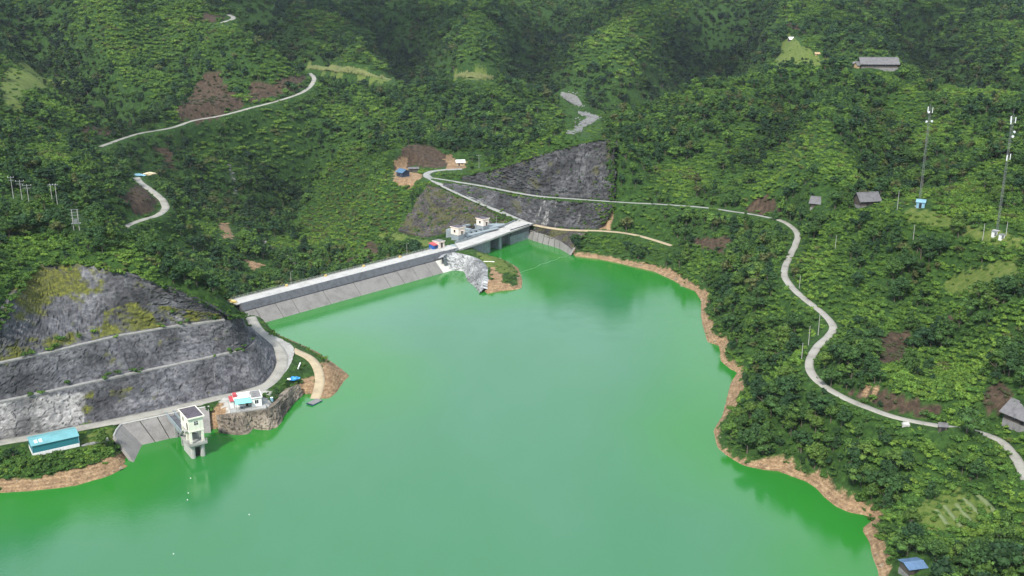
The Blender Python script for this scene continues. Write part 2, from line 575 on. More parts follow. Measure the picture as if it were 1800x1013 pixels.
sp_top = row([(779, 452), (786, 446), (801, 444), (821, 449), (836, 455), (848, 468), (851, 488), (848, 506)], [8.3, 8.3, 8.2, 7.6, 7, 6, 4.6, 2.2])
sp_bot = row([(782, 476), (788, 478), (801, 478), (815, 481), (819, 493), (826, 504), (836, 512), (843, 520)], [-0.6] * 8)
bk = row([(385, 764), (412, 768), (438, 766), (446, 757), (456, 759), (480, 759), (494, 748), (502, 732), (520, 708), (534, 698)], [-0.5] * 10)
bt = row([(380, 730), (394, 728), (412, 727), (430, 725), (448, 722), (466, 720), (478, 716), (490, 706), (510, 684), (526, 676)], [4.6, 5.8, 6.0, 6.0, 6.0, 6.0, 5.8, 5.4, 5.0, 4.4])
LIN = {'back': [row([(213, 747), (252, 739), (290, 731), (330, 722), (368, 716)], [5.7] * 5), row([(252, 786), (275, 781), (300, 775), (340, 768), (372, 765)], [-0.7] * 5)],
       'wing': [row([(213, 747), (205, 757), (200, 768)], [5.7, 5.6, 5.4]), row([(252, 786), (245, 801), (237, 818)], [-0.7, -0.7, -0.7])],
       'bank': [row([(931, 404), (945, 409), (963, 415), (984, 424), (998, 434), (1004, 441)], [4.6, 4.6, 4.5, 4, 3, 2.2]), row([(927, 421.5), (940, 426), (957, 431.5), (981, 438.5), (998, 447.5), (1004, 451)], [-0.6] * 6)]}
rk_top = row([(944, 398), (970, 403), (1000, 407), (1030, 410)], [8.2, 8.3, 8.3, 8.2])
rk_bot = row([(932, 407), (962, 417), (985, 426), (1003, 441)], [4.0, 4.0, 3.6, 1.6])

# ------------------------------------------------------------------ terrain heights from survey points
C = []
for L_ in (SHORE_PX,):
    for x, y in L_[::1]:
        C.append(W(x, y, 0.2))
for k, (ln, hw, mt) in road_lines.items():
    if k != 'ramp':
        C += list(ln[::5])
for k in CUT:
    for r_ in CUT[k]:
        C += list(r_)
# ridge of the left hill
for q in ((20, 335, 62), (60, 345, 62), (130, 385, 58), (200, 420, 53), (260, 455, 48), (330, 495, 41), (390, 530, 34), (97, 360, 60), (135, 402, 56), (40, 400, 56), (100, 420, 55)):
    C.append(W(*q))
# left bank, house terrace, spits
for q in ((60, 790, 5.8), (100, 790, 5.8), (140, 785, 5.8), (0, 800, 5.7), (180, 770, 5.8), (20, 825, 3.6), (100, 822, 3.4), (170, 808, 3.4), (-60, 830, 4.2), (210, 760, 5.6),
          (405, 715, 6.2), (432, 712, 6.2), (465, 705, 6.1), (480, 690, 6.2), (520, 650, 6.8), (530, 665, 5), (500, 690, 5.6), (515, 685, 4.5), (540, 670, 3.6), (545, 650, 5.2), (575, 645, 3.6), (590, 655, 2.2), (540, 618, 6), (500, 600, 7.4), (580, 668, 2.0), (605, 660, 1.0),
          (790, 442, 8.8), (815, 440, 8.8), (835, 446, 8), (850, 456, 6.5), (870, 470, 5.5), (890, 478, 4), (860, 490, 4.5), (880, 495, 3), (905, 490, 2), (850, 475, 6),
          (960, 412, 6), (1000, 430, 4.5), (1050, 440, 3.5), (1000, 415, 7.3), (1060, 420, 6.5), (1130, 440, 4.8), (1180, 455, 6)):
    C.append(W(*q))
# downstream of the dam
for u in (0, 25, 50, 75, 100, 125, 150, 175):
    for v, z in ((16, 5.0), (34, -8), (62, -24)):
        k = min(1, max(0, (150 - u) / 60)) if u > 90 else 1
        k = min(k, 0.25 + max(0, u + 8) / 30)
        p = DAM(u, v, 0)
        if not (u > 140 and v > 20) and not (u < 10 and v > 40):
            C.append(np.array([p[0], p[1], 8.4 + (z - 8.4) * max(k, 0.15)]))
# slopes and far hills: (pixel, pixel, distance north)
FAR = [(0, 0, 1150), (0, 60, 1000), (0, 120, 880), (100, 125, 900), (0, 160, 800), (0, 200, 720), (0, 250, 620), (0, 300, 520), (100, 310, 540), (120, 250, 690), (100, 200, 780),
       (200, 0, 1250), (200, 50, 1100), (200, 100, 1020), (200, 150, 950), (200, 200, 870), (180, 300, 640), (200, 340, 600), (150, 350, 520), (250, 420, 555),
       (300, 0, 1290), (300, 60, 1120), (300, 110, 1040), (300, 160, 960), (400, 0, 1330), (400, 60, 1100), (400, 110, 1030), (400, 160, 950), (470, 100, 1060), (470, 150, 980), (500, 60, 1180), (500, 0, 1400),
       (330, 300, 760), (400, 300, 820), (350, 250, 860), (450, 250, 895), (500, 300, 840), (500, 200, 950), (550, 220, 930), (600, 250, 900), (600, 200, 980), (600, 150, 1070), (600, 125, 1115), (540, 130, 1045),
       (300, 430, 600), (400, 470, 620), (400, 420, 650), (300, 380, 640), (350, 480, 560), (350, 340, 730), (450, 500, 600), (330, 250, 850),
       (540, 465, 652), (500, 446, 677), (470, 426, 705), (445, 400, 740), (428, 372, 785), (415, 350, 815), (560, 480, 622), (520, 480, 640), (600, 440, 645), (620, 400, 715), (600, 340, 760), (560, 300, 820), (520, 340, 800), (500, 380, 755), (560, 400, 720),
       (650, 350, 700), (680, 420, 640), (650, 450, 605), (720, 420, 605), (700, 340, 690), (720, 300, 722), (690, 300, 730), (650, 290, 770), (700, 255, 790), (740, 255, 775), (780, 268, 765), (740, 285, 738), (760, 290, 735),
       (600, 60, 1260), (600, 0, 1500), (700, 100, 1170), (700, 150, 1050), (700, 200, 950), (700, 240, 850), (700, 50, 1320), (700, 0, 1520),
       (800, 280, 755), (800, 250, 830), (800, 200, 930), (800, 150, 1030), (800, 135, 1065), (800, 110, 1160), (800, 60, 1320), (800, 0, 1540), (840, 296, 715), (900, 270, 730), (900, 230, 850), (900, 180, 960), (900, 140, 1080), (900, 100, 1220), (900, 0, 1580),
       (960, 240, 800), (1000, 240, 905), (1005, 236, 925), (1030, 220, 965), (1040, 208, 1000), (1015, 190, 1050), (1000, 178, 1085), (985, 165, 1130), (950, 190, 985), (960, 160, 1050), (1050, 150, 1180), (1080, 190, 1040), (1000, 100, 1260), (1000, 50, 1420), (1000, 0, 1620),
       (1100, 100, 1230), (1150, 60, 1290), (1150, 0, 1560), (1150, 120, 1150), (1100, 215, 730), (1200, 175, 800), (1300, 150, 850), (1400, 135, 880), (1250, 130, 1060), (1200, 100, 1180), (1250, 60, 1300), (1250, 0, 1540),
       (1150, 250, 670), (1200, 250, 660), (1200, 300, 612), (1120, 300, 630), (1150, 340, 594), (1250, 340, 570), (1300, 250, 622), (1300, 330, 552), (1300, 200, 700), (1400, 100, 1000), (1480, 110, 970), (1535, 116, 965), (1391, 73, 1120), (1350, 40, 1260), (1400, 0, 1450), (1400, 200, 690), (1400, 250, 590), (1400, 320, 510),
       (1500, 250, 580), (1500, 320, 505), (1520, 352, 455), (1440, 365, 462), (1500, 200, 680), (1500, 150, 820), (1600, 150, 810), (1600, 100, 960), (1600, 60, 1130), (1600, 0, 1380), (1600, 200, 660), (1600, 250, 570), (1640, 320, 500), (1700, 300, 500), (1700, 200, 640), (1700, 120, 860), (1700, 60, 1080), (1700, 0, 1340),
       (1800, 150, 800), (1800, 60, 1050), (1800, 0, 1340), (1800, 300, 480), (1800, 200, 620), (1800, 380, 395), (1800, 500, 330), (1800, 600, 300), (1800, 690, 277), (1700, 600, 320), (1700, 500, 355), (1600, 500, 370), (1600, 600, 325), (1600, 430, 390), (1500, 430, 415), (1500, 500, 380), (1540, 600, 327),
       (1600, 690, 287), (1700, 720, 272), (1520, 660, 305), (1500, 800, 280), (1600, 800, 272), (1700, 810, 265), (1400, 760, 300), (1350, 700, 325), (1350, 600, 375), (1300, 560, 405), (1300, 480, 460), (1250, 440, 510), (1330, 430, 480), (1380, 560, 390), (1380, 640, 345), (1150, 395, 560), (1220, 395, 545), (1280, 400, 520), (1340, 470, 445),
       (1600, 900, 248), (1700, 880, 254), (1700, 950, 237), (1800, 900, 245), (1600, 990, 229), (1700, 1000, 226), (1800, 1000, 222), (1560, 870, 258), (1450, 830, 277), (1800, 800, 257)]
C += [WD(*q) for q in FAR]
C += [W(1615, 364, 60), W(1590, 368, 58.5), (W(1752, 407, 58)), W(1700, 385, 58), W(1660, 372, 59), W(1800, 420, 57), W(1760, 735, 24.5), W(1800, 740, 25)]
# beyond the frame
for q in ((-700, 1400, 190), (-350, 1750, 215), (0, 2000, 225), (400, 2000, 230), (800, 1800, 240), (1100, 1200, 210), (-900, 900, 160), (-600, 600, 110), (-500, 350, 85), (-450, 120, 80), (-500, -200, 90),
          (600, 500, 110), (450, 320, 85), (350, 200, 70), (420, 0, 80), (500, -300, 90), (-1500, 2200, 260), (0, 3000, 300), (1700, 2200, 280), (2500, 500, 260), (-2500, 500, 240), (0, -2500, 200), (-2500, 3500, 300), (2500, 3500, 300), (-2500, -2500, 220), (2500, -2500, 220), (230, 260, 32), (300, 300, 58), (-250, 250, 40), (-330, 330, 66)):
    C.append(np.array(q, float))
C = np.array(C)
keep = []
cell = set()
for i, p in enumerate(C):
    k = (round(p[0] / 3), round(p[1] / 3))
    if k in cell:
        continue
    cell.add(k)
    keep.append(i)
C = C[keep]
LREF = 12.0


def kern(dx, dy):
    return np.sqrt(dx * dx + dy * dy + LREF * LREF)


Kx = kern(C[:, None, 0] - C[None, :, 0], C[:, None, 1] - C[None, :, 1])
nC = len(C)
A_ = np.zeros((nC + 1, nC + 1))
A_[:nC, :nC] = Kx - 1.2 * np.eye(nC)
A_[:nC, nC] = 1
A_[nC, :nC] = 1
wts = np.linalg.solve(A_, np.append(C[:, 2], 0))


def rbf(x, y):
    x, y = np.asarray(x, float), np.asarray(y, float)
    out = np.empty(x.size)
    xf, yf = x.ravel(), y.ravel()
    for s in range(0, x.size, 20000):
        e = slice(s, s + 20000)
        out[e] = kern(xf[e, None] - C[None, :, 0], yf[e, None] - C[None, :, 1]) @ wts[:nC] + wts[nC]
    return out.reshape(x.shape)


def spaced(a, b, step, lo, hi, g):
    c = list(np.arange(a, b + step, step))
    s = step
    v = c[-1]
    while v < hi:
        s *= g
        v += s
        c.append(v)
    s = step
    v = c[0]
    while v > lo:
        s *= g
        v -= s
        c.insert(0, v)
    return np.array(c)


gx = spaced(-240, 300, 2.0, -3500, 3500, 1.035)
gy = spaced(216, 740, 2.0, -2500, 4000, 1.022)
GX, GY = np.meshgrid(gx, gy)
# coarse RBF then refine bilinearly keeps it quick outside the middle
Z = rbf(GX, GY)
inlake = inpoly(GX, GY, shore)
near = (GX > -420) & (GX < 480) & (GY < 720)
SD = np.where(near, 0, 400.0)
SD[near] = seg_dist(GX[near], GY[near], shore, True)
SD = np.where(inlake, -SD, SD)
# relief: gullies and lumps
far_w = sstep(420, 900, GY)
rel = (fbm(GX / 90, GY / 90, 4, 3) - 0.5) * (6 + 34 * far_w) + (np.abs(fbm(GX / 170 + 3, GY / 210, 3, 8) - 0.5) - 0.12) * 60 * far_w
rel += (fbm(GX / 14, GY / 14, 3, 21) - 0.5) * 2.2
GULLY = [([(425, 0, 1360), (470, 50, 1220), (520, 92, 1120), (565, 116, 1080)], 34, 42), ([(60, 50, 1130), (140, 120, 960), (200, 170, 890), (250, 212, 830)], 26, 36), ([(690, 20, 1420), (730, 90, 1220), (770, 130, 1120)], 30, 40),
         ([(1250, 0, 1500), (1205, 60, 1290), (1130, 130, 1150), (1060, 180, 1060)], 42, 46), ([(960, 10, 1520), (930, 80, 1290), (925, 125, 1140)], 26, 40), ([(1330, 0, 1480), (1300, 80, 1180), (1230, 140, 1060)], 26, 38),
         ([(1100, 205, 840), (1200, 165, 930), (1300, 140, 990), (1400, 128, 1000)], 26, 45), ([(600, 118, 1210), (700, 122, 1180), (800, 125, 1150), (900, 130, 1160)], 22, 42), ([(1620, 20, 1300), (1660, 90, 1010), (1740, 140, 860)], 24, 36),
         ([(330, 300, 760), (380, 340, 760), (420, 362, 790)], 14, 30), ([(560, 250, 880), (520, 300, 830), (470, 345, 800)], 16, 30), ([(1420, 180, 740), (1350, 230, 640), (1320, 290, 570)], 12, 26), ([(1560, 190, 690), (1580, 250, 580), (1600, 310, 510)], 10, 24),
         ([(1560, 560, 345), (1500, 600, 340), (1440, 560, 355)], 4, 14), ([(1680, 640, 305), (1640, 560, 340), (1650, 480, 370)], 5, 16)]
RIDGE = [([(290, 10, 1270), (330, 70, 1110), (420, 125, 1010)], 20, 45), ([(560, 50, 1290), (620, 85, 1190), (690, 115, 1120)], 16, 45), ([(1150, 10, 1540), (1140, 60, 1300), (1110, 105, 1210)], 24, 45), ([(850, 20, 1490), (850, 80, 1280), (850, 110, 1180)], 18, 45),
         ([(1420, 0, 1450), (1400, 60, 1180)], 18, 50), ([(180, 20, 1200), (210, 80, 1060), (230, 130, 980)], 16, 35), ([(1480, 170, 770), (1440, 240, 610), (1400, 300, 530)], 8, 30), ([(600, 300, 800), (640, 350, 710), (650, 410, 650)], 8, 30)]
crease = np.zeros(GX.shape)
for ln_, dep_, w_ in GULLY:
    d = seg_dist(GX, GY, np.array([WD(*q) for q in ln_])) + (fbm(GX / 40, GY / 40, 2, 77) - 0.5) * 26
    crease -= 1.9 * dep_ * np.exp(-(d / w_) ** 2)
for ln_, dep_, w_ in RIDGE:
    d = seg_dist(GX, GY, np.array([WD(*q) for q in ln_])) + (fbm(GX / 40, GY / 40, 2, 78) - 0.5) * 26
    crease += 1.5 * dep_ * np.exp(-(d / w_) ** 2)
rel = rel + crease
flat = np.full(GX.shape, 99.0)
for k, (ln, hw, mt) in road_lines.items():
    flat = np.minimum(flat, seg_dist(GX, GY, ln[::3]) - hw)
for k in CUT:
    for r_ in CUT[k]:
        flat = np.minimum(flat, seg_dist(GX, GY, np.array(r_)))
flat = np.minimum(flat, seg_dist(GX, GY, np.array([WD(*q) for q in ((560, 480, 622), (545, 468, 648), (500, 446, 677), (470, 426, 705), (445, 400, 740), (428, 372, 785), (415, 350, 815))])))
relw = sstep(2, 45, flat) * sstep(0, 30, np.abs(SD))
Z = Z + rel * relw
bank = 0.42 + 0.25 * fbm(GX / 9, GY / 9, 2, 5)
zland = np.where(SD > 0, bank * SD + 0.9 * (fbm(GX / 5, GY / 5, 3, 9) - 0.5) * np.clip(SD / 3, 0, 1), 0)
Z = np.where(SD > 0, zland + (np.maximum(Z, 0.35 * np.minimum(SD, 12) - 70 * sstep(14, 70, SD)) - zland) * sstep(1.0, 11, SD), Z)
valley = (DAM.u[0] * (GX - DA[0]) + DAM.u[1] * (GY - DA[1]))
vv = DAM.v[0] * (GX - DA[0]) + DAM.v[1] * (GY - DA[1])
Zr = rbf(GX, GY)
Z = np.where((vv > 8) & (valley > -6) & (valley < 135) & (SD > 0), np.minimum(Z, Zr), Z)
Z = np.where(SD <= 0, np.maximum(-14, 0.45 * SD - 0.15), Z)
# foundations of the dam and spillway
Z = np.where((valley > -5) & (valley < 128) & (vv > -2) & (vv < 16), np.minimum(Z, -1 + 6.5 * sstep(9, 16, vv)), Z)
Z = np.where((valley > 150) & (valley < 182) & (vv > 8) & (vv < 46), np.minimum(Z, -4.0), Z)
Z = np.where((valley > 126) & (valley < 200) & (vv > 4) & (vv < 18), np.minimum(Z, 6.8), Z)
# roads cut and filled into the slope
for k, (ln, hw, mt) in road_lines.items():
    d, zr = seg_dist(GX, GY, ln[::2], False, ln[::2, 2])
    w = 1 - sstep(hw + 1.2, hw + 6.5, d)
    Z = Z + (zr - 0.14 - Z) * w
# platforms
PADS = [([(395, 722), (405, 694), (440, 690), (470, 684), (474, 705), (462, 716)], 6.2, 1.5), ([(48, 808), (46, 780), (140, 762), (152, 786)], 5.8, 1.2),
        ([(688, 316), (690, 300), (722, 292), (738, 304), (730, 314)], 16.2, 2.5), ([(796, 288), (800, 278), (818, 278), (822, 290)], 18.5, 2.0)]
for pp, z0, s in PADS:
    pl = np.array([W(x, y, z0)[:2] for x, y in pp])
    d = seg_dist(GX, GY, pl, True)
    d = np.where(inpoly(GX, GY, pl), 0, d)
    w = 1 - sstep(0.5, 4 * s, d)
    Z = Z + (z0 - 0.12 - Z) * w
# ground drops back behind the rock faces built on it
cut_poly = {}
for k in CUT:
    rws = CUT[k]
    pl = [p[:2] for p in rws[0]] + [r_[-1][:2] for r_ in rws[1:-1]] + [p[:2] for p in rws[-1][::-1]] + [r_[0][:2] for r_ in rws[1:-1][::-1]]
    pl = np.array(pl)
    cut_poly[k] = pl
ZCAP = np.full(Z.shape, 1e6)


def cap(rws, dz=0.9):
    rws = [smooth_line(r_, 0.7) for r_ in rws]
    n = max(len(r_) for r_ in rws)
    rws = [np.stack([np.interp(np.linspace(0, len(r_) - 1, n), np.arange(len(r_)), r_[:, k]) for k in range(3)], -1) for r_ in rws]
    for a_, b_ in zip(rws[:-1], rws[1:]):
        for s in np.linspace(0, 1, 45):
            q = a_ + (b_ - a_) * s
            i = np.clip(np.searchsorted(gx, q[:, 0]) - 1, 0, len(gx) - 2)
            j = np.clip(np.searchsorted(gy, q[:, 1]) - 1, 0, len(gy) - 2)
            for di in (0, 1):
                for dj in (0, 1):
                    np.minimum.at(ZCAP, (j + dj, i + di), q[:, 2] - dz)


for k in CUT:
    cap(CUT[k], 1.3)
cap([sp_bot, sp_top])
cap([bk, bt])
cap([rk_bot, rk_top], 0.6)
for k in LIN:
    cap(LIN[k][::-1], 0.5)
Z = np.minimum(Z, ZCAP)


def hgt(x, y):
    x, y = np.asarray(x, float), np.asarray(y, float)
    i = np.clip(np.searchsorted(gx, x) - 1, 0, len(gx) - 2)
    j = np.clip(np.searchsorted(gy, y) - 1, 0, len(gy) - 2)
    fx = (x - gx[i]) / (gx[i + 1] - gx[i])
    fy = (y - gy[j]) / (gy[j + 1] - gy[j])
    return (Z[j, i] * (1 - fx) + Z[j, i + 1] * fx) * (1 - fy) + (Z[j + 1, i] * (1 - fx) + Z[j + 1, i + 1] * fx) * fy


def gsample(A, x, y):
    i = np.clip(np.searchsorted(gx, x) - 1, 0, len(gx) - 2)
    j = np.clip(np.searchsorted(gy, y) - 1, 0, len(gy) - 2)
    i = np.where(x - gx[i] > gx[i + 1] - x, i + 1, i)
    j = np.where(y - gy[j] > gy[j + 1] - y, j + 1, j)
    return A[j, i]


def ground(px, py):
    """first hit of the sight line with the ground"""
    r = W(px, py, 0) - np.array([0, 0, CAM_H])
    t = np.linspace(0.05, 14, 9000)
    q = r[None, :] * t[:, None] + np.array([0, 0, CAM_H])
    below = q[:, 2] <= hgt(q[:, 0], q[:, 1])
    k = int(np.argmax(below))
    p = q[k]
    return np.array([p[0], p[1], float(hgt(p[0], p[1]))])


# ------------------------------------------------------------------ what covers the ground (areas mapped from the survey)
PX, PY, PZ = project(np.stack([GX, GY, Z], -1))
NB = fbm(GX / 7, GY / 7, 3, 33)


def area(polys, soft=2.0):
    """soft-edged mask of survey polygons lying on the ground"""
    m = np.zeros(GX.shape)
    jx = (fbm(GX / 10, GY / 10, 3, 41) - 0.5) * 16
    jy = (fbm(GX / 10, GY / 10, 3, 43) - 0.5) * 11
    for pl, dmin, dmax in polys:
        m = np.maximum(m, (inpoly(PX + jx, PY + jy, pl) & (GY > dmin) & (GY < dmax)).astype(float))
    return m


BROWN = [([(308, 204), (356, 134), (380, 131), (396, 151), (433, 186), (370, 211), (312, 215)], 700, 1300), ([(436, 178), (440, 141), (487, 144), (513, 134), (540, 134), (524, 160), (470, 176)], 700, 1300),
         ([(690, 296), (712, 252), (745, 254), (784, 270), (797, 290), (760, 296), (735, 294)], 650, 900), ([(214, 345), (243, 318), (262, 342), (280, 352), (268, 374), (235, 376)], 560, 800),
         ([(610, 458), (655, 425), (668, 440), (655, 465)], 560, 760), ([(1305, 372), (1330, 345), (1352, 345), (1372, 368), (1345, 377)], 450, 620), ([(1490, 690), (1530, 680), (1560, 690), (1660, 715), (1640, 733), (1560, 722)], 250, 330),
         ([(1725, 715), (1725, 690), (1760, 670), (1790, 690), (1765, 715)], 230, 330), ([(1655, 560), (1690, 540), (1690, 565), (1670, 580)], 300, 420), ([(1540, 590), (1600, 580), (1590, 640), (1540, 640)], 290, 380),
         ([(140, 235), (175, 215), (210, 215), (215, 235)], 600, 900), ([(1365, 20), (1400, 60), (1420, 60)], 900, 1500), ([(340, 18), (392, 30), (385, 38), (360, 36)], 900, 1400), ([(1215, 420), (1290, 420), (1290, 445), (1240, 440)], 440, 600),
         ([(268, 255), (300, 262), (305, 300), (295, 300)], 650, 950)]
PALE = [([(0, 122), (80, 117), (118, 138), (90, 158), (45, 165), (30, 200), (0, 170)], 700, 1050), ([(540, 116), (600, 122), (690, 140), (680, 146), (600, 134), (545, 126)], 900, 1250), ([(798, 134), (868, 134), (868, 142), (800, 140)], 900, 1200),
        ([(655, 412), (690, 408), (760, 428), (745, 438), (690, 424)], 540, 760), ([(1600, 900), (1630, 880), (1690, 860), (1750, 895), (1700, 930), (1640, 935)], 220, 290), ([(145, 778), (160, 762), (205, 748), (200, 772), (160, 790)], 250, 330),
        ([(1590, 362), (1630, 372), (1700, 395), (1800, 420), (1790, 445), (1690, 410), (1600, 385)], 330, 480), ([(1660, 490), (1790, 455), (1790, 500), (1660, 520)], 300, 420), ([(1380, 60), (1440, 100), (1520, 130), (1440, 135), (1360, 120)], 820, 1300),
        ([(835, 442), (890, 455), (915, 470), (905, 485), (860, 470)], 450, 620)]
SANDY = [([(0, 867), (0, 838), (60, 840), (130, 826), (200, 800), (235, 800), (235, 820), (130, 862)], 200, 330), ([(560, 640), (580, 635), (620, 655), (600, 690), (565, 700)], 280, 420),
         ([(370, 770), (368, 740), (385, 705), (400, 700), (398, 735), (480, 735), (505, 700), (545, 660), (560, 680), (510, 725), (490, 770)], 270, 400), ([(843, 519), (850, 502), (866, 482), (858, 469), (866, 467), (880, 484), (884, 499), (915, 501), (915, 510), (880, 515)], 440, 540),
         ([(1050, 400), (1078, 372), (1080, 392), (1072, 405)], 500, 620), ([(688, 318), (695, 285), (712, 270), (715, 300), (740, 306), (725, 330), (700, 325)], 640, 790), ([(1495, 690), (1520, 678), (1545, 690), (1535, 702)], 250, 330),
         ([(786, 300), (782, 270), (792, 272), (815, 296)], 650, 800), ([(385, 395), (400, 395), (408, 415), (400, 422)], 560, 760), ([(430, 455), (470, 468), (440, 475)], 560, 700), ([(800, 285), (818, 285), (818, 296), (805, 296)], 640, 800)]
RIVER = []
a_brown = area(BROWN)
a_pale = area(PALE)
a_sand = area(SANDY)
a_river = area(RIVER)
stream = smooth_line([WD(*q) for q in ((545, 468, 648), (520, 456, 662), (500, 446, 677), (470, 426, 705), (445, 400, 740), (428, 372, 785), (415, 350, 815), (405, 330, 850))], 4)
dstr = seg_dist(GX, GY, stream)
a_river = np.maximum(a_river, 0.42 - 0.42 * sstep(1.0, 3.2, dstr + 3.5 * (NB - 0.5)))
Z = Z - 2.5 * (1 - sstep(2, 9, dstr))
shore_h = 0.5 + 7.5 * fbm(GX / 18, GY / 18, 3, 50) ** 2 * (0.5 + 0.5 * (PX > 1000))
shore_h = shore_h * 0.7
shore_h = np.where((PX > 790) & (PX < 930), 1.2, shore_h)
shore_w = (1 - sstep(shore_h * 0.75, shore_h * 1.15, Z + 1.2 * (NB - 0.5))) * (SD > -6) * (SD < 14) * (GY < 640)
a_dirt = np.maximum(shore_w, a_sand)
clear = np.zeros(GX.shape)
for k, (ln, hw, mt) in road_lines.items():
    d = seg_dist(GX, GY, ln[::3])
    clear = np.maximum(clear, 1 - sstep(hw + 0.6, hw + 1.8, d))
for k in cut_poly:
    clear = np.maximum(clear, inpoly(GX, GY, cut_poly[k]).astype(float))
for pp, z0, s in PADS:
    pl = np.array([W(x, y, z0)[:2] for x, y in pp])
    clear = np.maximum(clear, inpoly(GX, GY, pl).astype(float))
clear = np.maximum(clear, ((valley > -14) & (valley < 205) & (vv > -3) & (vv < 19)).astype(float))
clear = np.maximum(clear, ((valley > 138) & (valley < 190) & (vv > 8) & (vv < 45)).astype(float))
gravel_poly = np.array([W(x, y, 7.6)[:2] for x, y in ((447, 577), (468, 585), (500, 600), (516, 612), (512, 635), (498, 655), (480, 672), (462, 680), (480, 655), (487, 630), (480, 607))])
apron = inpoly(GX, GY, gravel_poly)
_, za = seg_dist(GX, GY, road_lines['left'][0][::2], False, road_lines['left'][0][::2, 2])
Z = np.where(apron, za - 0.06, Z)
clear = np.maximum(clear, apron.astype(float))
yard_pts = [(q_[0], q_[1]) for q_ in gravel_poly]
ghouse = np.maximum(inpoly(GX, GY, np.array([W(x, y, 6.2)[:2] for x, y in ((385, 700), (470, 680), (474, 708), (400, 728))])).astype(float), 0)

# ------------------------------------------------------------------ ground sheet
m, t, b = new_mat('ground_cover')
p = pos(t)
n1 = tex_noise(t, p, 0.05, 6, 0.6)
n2 = tex_noise(t, p, 0.45, 6, 0.7)
n3 = tex_noise(t, p, 1.6, 4, 0.7)
green = mixc(t, n1, ramp(t, n2, [(0.32, (0.007, 0.02, 0.006)), (0.55, (0.025, 0.062, 0.013)), (0.72, (0.06, 0.12, 0.022))]), ramp(t, n2, [(0.32, (0.01, 0.026, 0.007)), (0.7, (0.05, 0.1, 0.018))]))
pale = ramp(t, n2, [(0.28, (0.04, 0.075, 0.014)), (0.5, (0.085, 0.12, 0.026)), (0.72, (0.15, 0.16, 0.05))])
brown = ramp(t, mixc(t, 0.5, n2, tex_noise(t, p, 0.5, 5, 0.7, stretch=(1, 1, 0.25))), [(0.32, (0.018, 0.013, 0.009)), (0.5, (0.055, 0.038, 0.026)), (0.68, (0.12, 0.085, 0.055))])
zz = t.nodes.new('ShaderNodeSeparateXYZ')
t.links.new(p, zz.inputs[0])
tide = mth(t, 'SINE', mth(t, 'ADD', mth(t, 'MULTIPLY', zz.outputs[2], 8.5), mth(t, 'ADD', mth(t, 'MULTIPLY', n1, 14.0), mth(t, 'MULTIPLY', n2, 5.0))))      # old waterlines left in the mud
tide = mth(t, 'ADD', mth(t, 'MULTIPLY', tide, 0.028), mixc(t, 0.5, n2, n3))
dirt = ramp(t, tide, [(0.34, (0.085, 0.058, 0.036)), (0.47, (0.19, 0.122, 0.07)), (0.57, (0.29, 0.195, 0.112)), (0.7, (0.41, 0.31, 0.2))])
gravel = ramp(t, n3, [(0.3, (0.035, 0.035, 0.03)), (0.5, (0.12, 0.115, 0.1)), (0.7, (0.3, 0.285, 0.25))])
yard = ramp(t, n2, [(0.25, (0.2, 0.19, 0.17)), (0.5, (0.36, 0.345, 0.32)), (0.75, (0.5, 0.48, 0.44))])
rag = mth(t, 'MULTIPLY', mth(t, 'SUBTRACT', mixc(t, 0.5, n2, n3), 0.5), 2.6)


def ragged(name):
    return mth(t, 'ADD', mth(t, 'MULTIPLY', mth(t, 'SUBTRACT', attr(t, name), 0.42), 2.2), mth(t, 'ADD', rag, 0.5), True)


c = mixc(t, ragged('pale'), green, pale)
c = mixc(t, ragged('brown'), c, brown)
c = mixc(t, ragged('dirt'), c, dirt)
c = mixc(t, ragged('river'), c, gravel)
c = mixc(t, ragged('yard'), c, yard)
t.links.new(c, b.inputs['Base Color'])
b.inputs['Roughness'].default_value = 0.95
b.inputs['Specular IOR Level'].default_value = 0.15
bump(t, mixc(t, 0.5, n2, n3), 0.7, 0.6, b)
M['ground'] = m
terr = grid_mesh('terrain', np.stack([GX, GY, Z], -1).reshape(-1, 3), len(gx), len(gy), 'ground', None,
                 {'pale': a_pale, 'brown': a_brown, 'dirt': a_dirt, 'river': a_river, 'yard': ghouse}, True)
tag(terr, kind='structure')

# ------------------------------------------------------------------ water
m, t, b = new_mat('reservoir_water')
p = pos(t)
n1 = tex_noise(t, p, 0.012, 4, 0.55, stretch=(1, 0.45, 1))
c = ramp(t, n1, [(0.3, (0.026, 0.138, 0.045)), (0.5, (0.033, 0.145, 0.06)), (0.7, (0.044, 0.152, 0.078))])  # milky open water, with some sky reflection painted into the base colour
c = mixc(t, attr(t, 'algae_reflection'), c, ramp(t, n1, [(0.3, (0.017, 0.148, 0.016)), (0.7, (0.026, 0.162, 0.028))]))
t.links.new(c, b.inputs['Base Color'])
t.links.new(mth(t, 'ADD', mth(t, 'MULTIPLY', tex_noise(t, p, 0.02, 4, 0.6, stretch=(1, 0.4, 1)), 0.16), -0.04, True), b.inputs['Roughness'])
b.inputs['IOR'].default_value = 1.4
w1 = tex_noise(t, p, 0.9, 3, 0.6, stretch=(1, 1.5, 1))
w2 = tex_noise(t, p, 0.1, 2, 0.5)
bump(t, mth(t, 'MULTIPLY', w1, mth(t, 'ADD', mth(t, 'MULTIPLY', w2, 1.2), 0.1)), 0.18, 0.25, b)
M['water'] = m
import bmesh
wx_, wy_ = np.arange(-280, 262, 4.0), np.concatenate([np.arange(-600, 180, 20.0), np.arange(180, 602, 4.0)])
WX, WY = np.meshgrid(wx_, wy_)
win = inpoly(WX, WY, shore)
wsd = seg_dist(WX, WY, shore, True)
wok = win | (wsd < 3.0)
